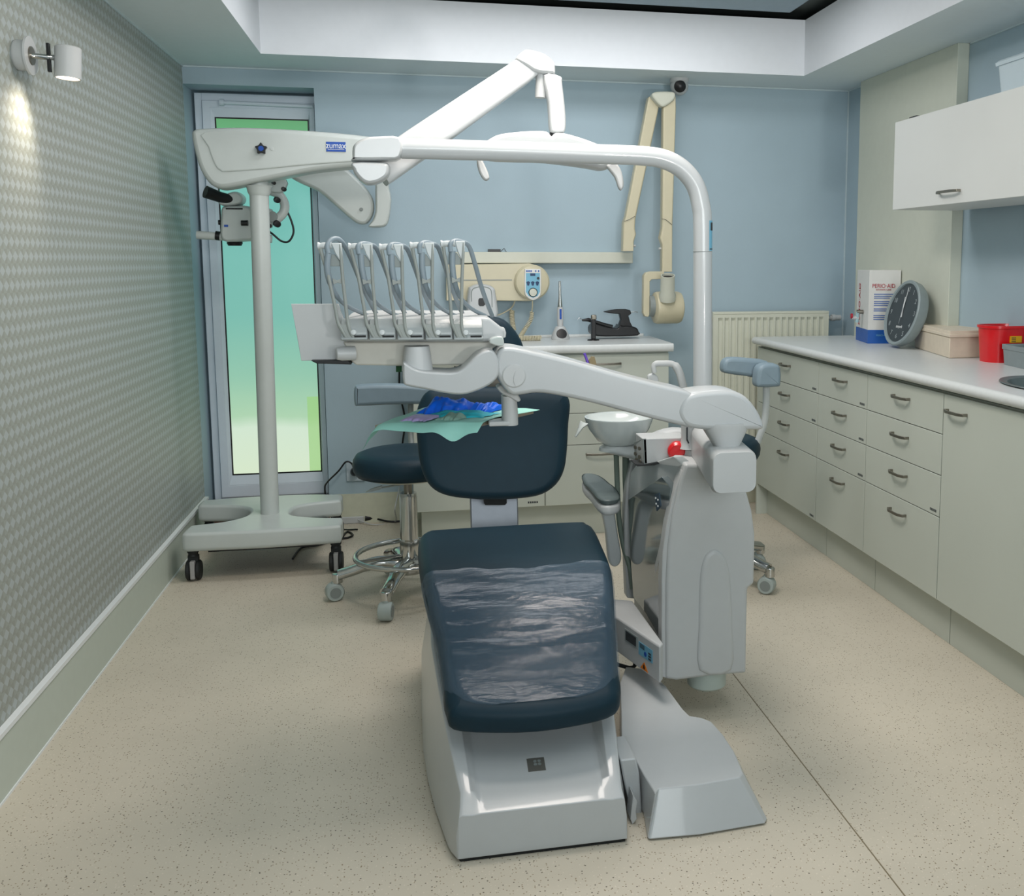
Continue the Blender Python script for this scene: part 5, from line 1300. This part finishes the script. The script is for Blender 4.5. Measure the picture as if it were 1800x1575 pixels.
def hand(a_deg, ln_, wd_, m, nm, off_):
    a_ = math.radians(90-a_deg); d = rt3*math.cos(a_)+up3*math.sin(a_); s_ = axc.cross(d)
    o_ = ccn+axc*off_
    finish(nm, prism(newbm(), [o_-d*.02-s_*wd_, o_+d*ln_-s_*wd_*.4, o_+d*ln_+s_*wd_*.4, o_-d*.02+s_*wd_], axc*.001), m, clk)
hand(2, .112, .003, WHITEINK, 'minute_hand', .005); hand(-8, .072, .004, WHITEINK, 'hour_hand', .0035); hand(178, .05, .0012, mat('numeral_grey', (1, 1, 1)), 'second_hand', .0065)
text('dial_lettering', 'sanyork', .018, WHITEINK, clk, ccn+axc*.0022-up3*.062+rt3*.004, rt3, up3)

# beige storage box with lid
bb = thing('storage_box', 'beige plastic storage box with a flat lid, between the clock and the red bin', 'box', (2.15, 3.95, ZT))
q0_, q1_, q2_ = W(1608, 611, Z=ZT), W(1668, 630, Z=ZT), W(1727, 629, Z=ZT)
dA = (q0_-q1_); dB = Vector((.95, .06, 0)).normalized()*.17
hB = W(1667, 593, Y=q1_.y).z-ZT
BB = mat('beige_polypropylene', (214, 202, 182), .45)
def grow(P_, k_):
    c_ = sum(P_, Vector())/len(P_); return [p+(p-c_).normalized()*k_ for p in P_]
Pq = [q1_, q1_+dB, q1_+dB+dA, q0_]
finish('box_body', loft(newbm(), [Pq, [p+z3*hB for p in grow(Pq, .010)]]), BB, bb, bevel=.004)
finish('box_lid', loft(newbm(), [[p+z3*(hB+.001) for p in grow(Pq, .022)], [p+z3*(hB+.012) for p in grow(Pq, .022)], [p+z3*(hB+.013) for p in grow(Pq, .016)], [p+z3*(hB+.026) for p in grow(Pq, .014)]]), BB, bb, bevel=.002)
# red sharps bin
rc = W(1763, 638, Z=ZT)+Vector((.012, .06, 0))
rbn = thing('sharps_bin', 'red round-cornered plastic bin with a small yellow sticker on the right counter', 'bin', (rc.x, rc.y, ZT))
ra_, rb2 = W(1727, 600, Y=rc.y).x, W(1798, 600, Y=rc.y).x
rw = (rb2-ra_)/2; rcx = (ra_+rb2)/2
hR = W(1760, 571, Y=rc.y).z-ZT
def er(k_, z_, n=40): return el_ring(Vector((rcx, rc.y, 0)), rw*k_, rw*.85*k_, z_, 3.0, n)
finish('bin_body', loft(newbm(), [er(.90, ZT), er(1.0, ZT+hR-.012), er(1.06, ZT+hR-.010), er(1.06, ZT+hR), er(.98, ZT+hR), er(.96, ZT+hR-.02), er(.85, ZT+.01)]), REDM, rbn, ang=40)
lbp = W(1785, 597, Y=rc.y-rw*.9)
a_, b2 = W(1776, 591, Y=rc.y-rw*.86), W(1795, 602, Y=rc.y-rw*.86)
yl = finish('yellow_sticker', B(a_.x, b2.x, rc.y-rw*.90, rc.y-rw*.80, b2.z, a_.z), YELL, rbn)
bm = newbm(); [box(bm, a_.x+.004, a_.x+.022, rc.y-rw*.905, rc.y-rw*.895, a_.z-.008-.007*q_, a_.z-.005-.007*q_) for q_ in range(3)]; finish('sticker_print', bm, INK, yl)
# grey tray box at the picture edge
gb = thing('grey_tray_box', 'grey plastic box cut by the right picture edge, in front of the red bin', 'box', (2.10, 3.28, ZT))
g0_ = W(1765, 641, Z=ZT)
Pg = [g0_+Vector((0, 0, 0)), g0_+Vector((.02, -.26, 0)), g0_+Vector((.13, -.25, 0)), g0_+Vector((.11, .01, 0))]
Pg = [g0_, W(1800, 649, Z=ZT)+(W(1800, 649, Z=ZT)-g0_)*1.2]
dG = (Pg[1]-Pg[0]); nG = Vector((dG.y, -dG.x, 0)).normalized(); nG = nG if nG.x > 0 else -nG
Pg = [Pg[0], Pg[1], Pg[1]+nG*.13, Pg[0]+nG*.13]
GB = mat('grey_box_plastic', (128, 140, 142), .45)
hG = W(1765, 605, Y=g0_.y).z-ZT
bm = loft(newbm(), [Pg, [p+z3*(hG-.018) for p in grow(Pg, .008)], [p+z3*(hG-.018) for p in grow(Pg, .014)], [p+z3*hG for p in grow(Pg, .015)], [p+z3*hG for p in grow(Pg, .010)], [p+z3*(hG-.012) for p in grow(Pg, .008)]])
finish('box_body', bm, GB, gb, bevel=.002)
cG = sum(Pg, Vector())/4
bm = pad(newbm(), sm2([(cG.x-.035, cG.y-.07), (cG.x+.035, cG.y-.08), (cG.x+.04, cG.y+.06), (cG.x-.03, cG.y+.07)], 4), .03, (.02, .014), lambda u, v, h: Vector((u, v, ZT+hG-.0115+h+.004*math.sin(u*90)*math.sin(v*70))), dome=.01)
tag(finish('paper_tissue', bm, PAPER, None, ang=60), 'crumpled white tissue lying in the grey box', 'tissue')
# clear tub on the wall cabinet
tub = thing('clear_tub', 'clear plastic tub standing on top of the wall cabinet', 'tub', (2.08, 3.05, 1.857))
CLR = mat('clear_plastic', (222, 236, 242), .15, alpha=.62, coat=.6, var=.01)
tx0 = 2.02; ta = W(1752, 150, X=tx0)
tcx, tcy = 2.10, ta.y-.17
def tr_(k_, z_): return [(tcx+(x-0)*k_, tcy+y*k_, z_) for x, y in rrect(-.085, .085, -.17, .17, .02, 4)]
finish('tub_body', loft(newbm(), [tr_(.90, 1.8575), tr_(1.0, 1.975), tr_(.97, 1.975), tr_(.88, 1.862)], cap=True), CLR, tub, ang=40)
finish('tub_lid', loft(newbm(), [tr_(1.06, 1.9755), tr_(1.08, 1.987), tr_(1.0, 1.994)]), CLR, tub, ang=30)
bkp = W(1606, 204, X=1.96)
tag(finish('black_case', B(1.955, 2.01, bkp.y-.03, bkp.y+.03, 1.8555, 1.872), BLACK, None, bevel=.003), 'small flat black case on the left end of the wall cabinet', 'case')

# ------------------------------------------------------------------ sockets, cables
sk1 = thing('wall_socket', 'white wall socket with a black plug left of the stool', 'socket', (-.31, YB, .26))
pa, pb_ = W(608, 812, Y=YB-.01), W(642, 845, Y=YB-.01)
finish('socket_plate', B(pa.x, pb_.x, YB-.011, YB-.0005, pb_.z, pa.z), mat('socket_plate_blue_grey', (176, 190, 198), .4), sk1, bevel=.003)
cabl = thing('power_cable', 'black power cable plugged into the wall socket by the balcony door', 'cable', (-.4, 5.08, .2))
pg = W(623, 829, Y=YB-.02)
finish('plug', L([(0, 0), (.020, 0), (.018, .03), (.010, .042), (0, .042)], (pg.x, YB-.0115, pg.z), (0, -1, 0)), BLACK, cabl)
finish('cord', T(smooth_path([(pg.x, YB-.05, pg.z), W(619, 816, Y=5.05), W(608, 812, Y=5.05), W(595, 828, Y=5.05), W(575, 848, Y=5.04), W(571, 860, Y=5.03), W(576, 885, Y=5.02), (-.40, 5.0, .012), (-.30, 4.95, .008)], 6), .0042, seg=8), BLACK, cabl)
c2 = thing('extension_lead', 'white multi-way socket strip with black plug on the floor by the wall', 'extension lead', (-.28, 4.9, 0))
e1 = W(622, 912, Z=.02)
finish('socket_strip', B(e1.x-.06, e1.x+.05, e1.y-.02, e1.y+.02, .0, .035), WHITE2, c2, bevel=.004)
finish('plug', T([(e1.x+.055, e1.y, .022), (e1.x+.10, e1.y, .02)], [.020, .012]), BLACK, c2)
finish('black_cord', T(smooth_path([(e1.x+.10, e1.y, .018), (e1.x+.18, e1.y-.04, .006), (e1.x+.28, e1.y-.02, .006), (e1.x+.36, e1.y+.06, .006), (e1.x+.5, e1.y+.02, .006)], 6), .005, seg=8), BLACK, c2)
finish('white_cord', T(smooth_path([(e1.x+.02, e1.y-.02, .02), (e1.x+.10, e1.y-.08, .005), (e1.x+.20, e1.y-.04, .005), W(694, 895, Y=4.9), W(700, 868, Y=5.0), W(702, 855, Y=5.08)], 6), .003, seg=8), WHITE2, c2)
c3_ = thing('black_floor_cable', 'black cable running under the microscope base to the right', 'cable', (-.35, 4.35, 0))
finish('cord', T(smooth_path([(-.55, 4.5, .01), W(530, 963, Z=.006), W(560, 958, Z=.006), W(590, 948, Z=.006), W(612, 945, Z=.006), W(620, 940, Z=.006), W(608, 936, Z=.006), (-.38, 4.62, .006)], 6), .005, seg=8), BLACK, c3_)
c4_ = thing('hanging_cable', 'thin black cable hanging down the back wall behind the left stool', 'cable', (-.08, YB-.01, .5))
finish('cord', T(smooth_path([W(702, 650, Y=5.09), W(702, 690, Y=5.09), W(704, 700, Y=5.09), W(710, 725, Y=5.09), W(712, 745, Y=5.09), W(708, 775, Y=5.09), W(706, 795, Y=5.09), W(706, 830, Y=5.09)], 6), .0045, seg=8), BLACK, c4_)
# small cream foot lever of the stool seat
finish('height_lever', (lambda bm: (tube(bm, [W(715, 850, Y=3.93), W(672, 857, Y=3.85)], .0035, seg=8), prism(bm, [W(642, 866, Y=3.80), W(652, 860, Y=3.80), W(672, 854, Y=3.80), W(670, 860, Y=3.80), W(655, 864, Y=3.80)], (0, .012, 0)), bm)[-1])(newbm()), GREYM, sl_)
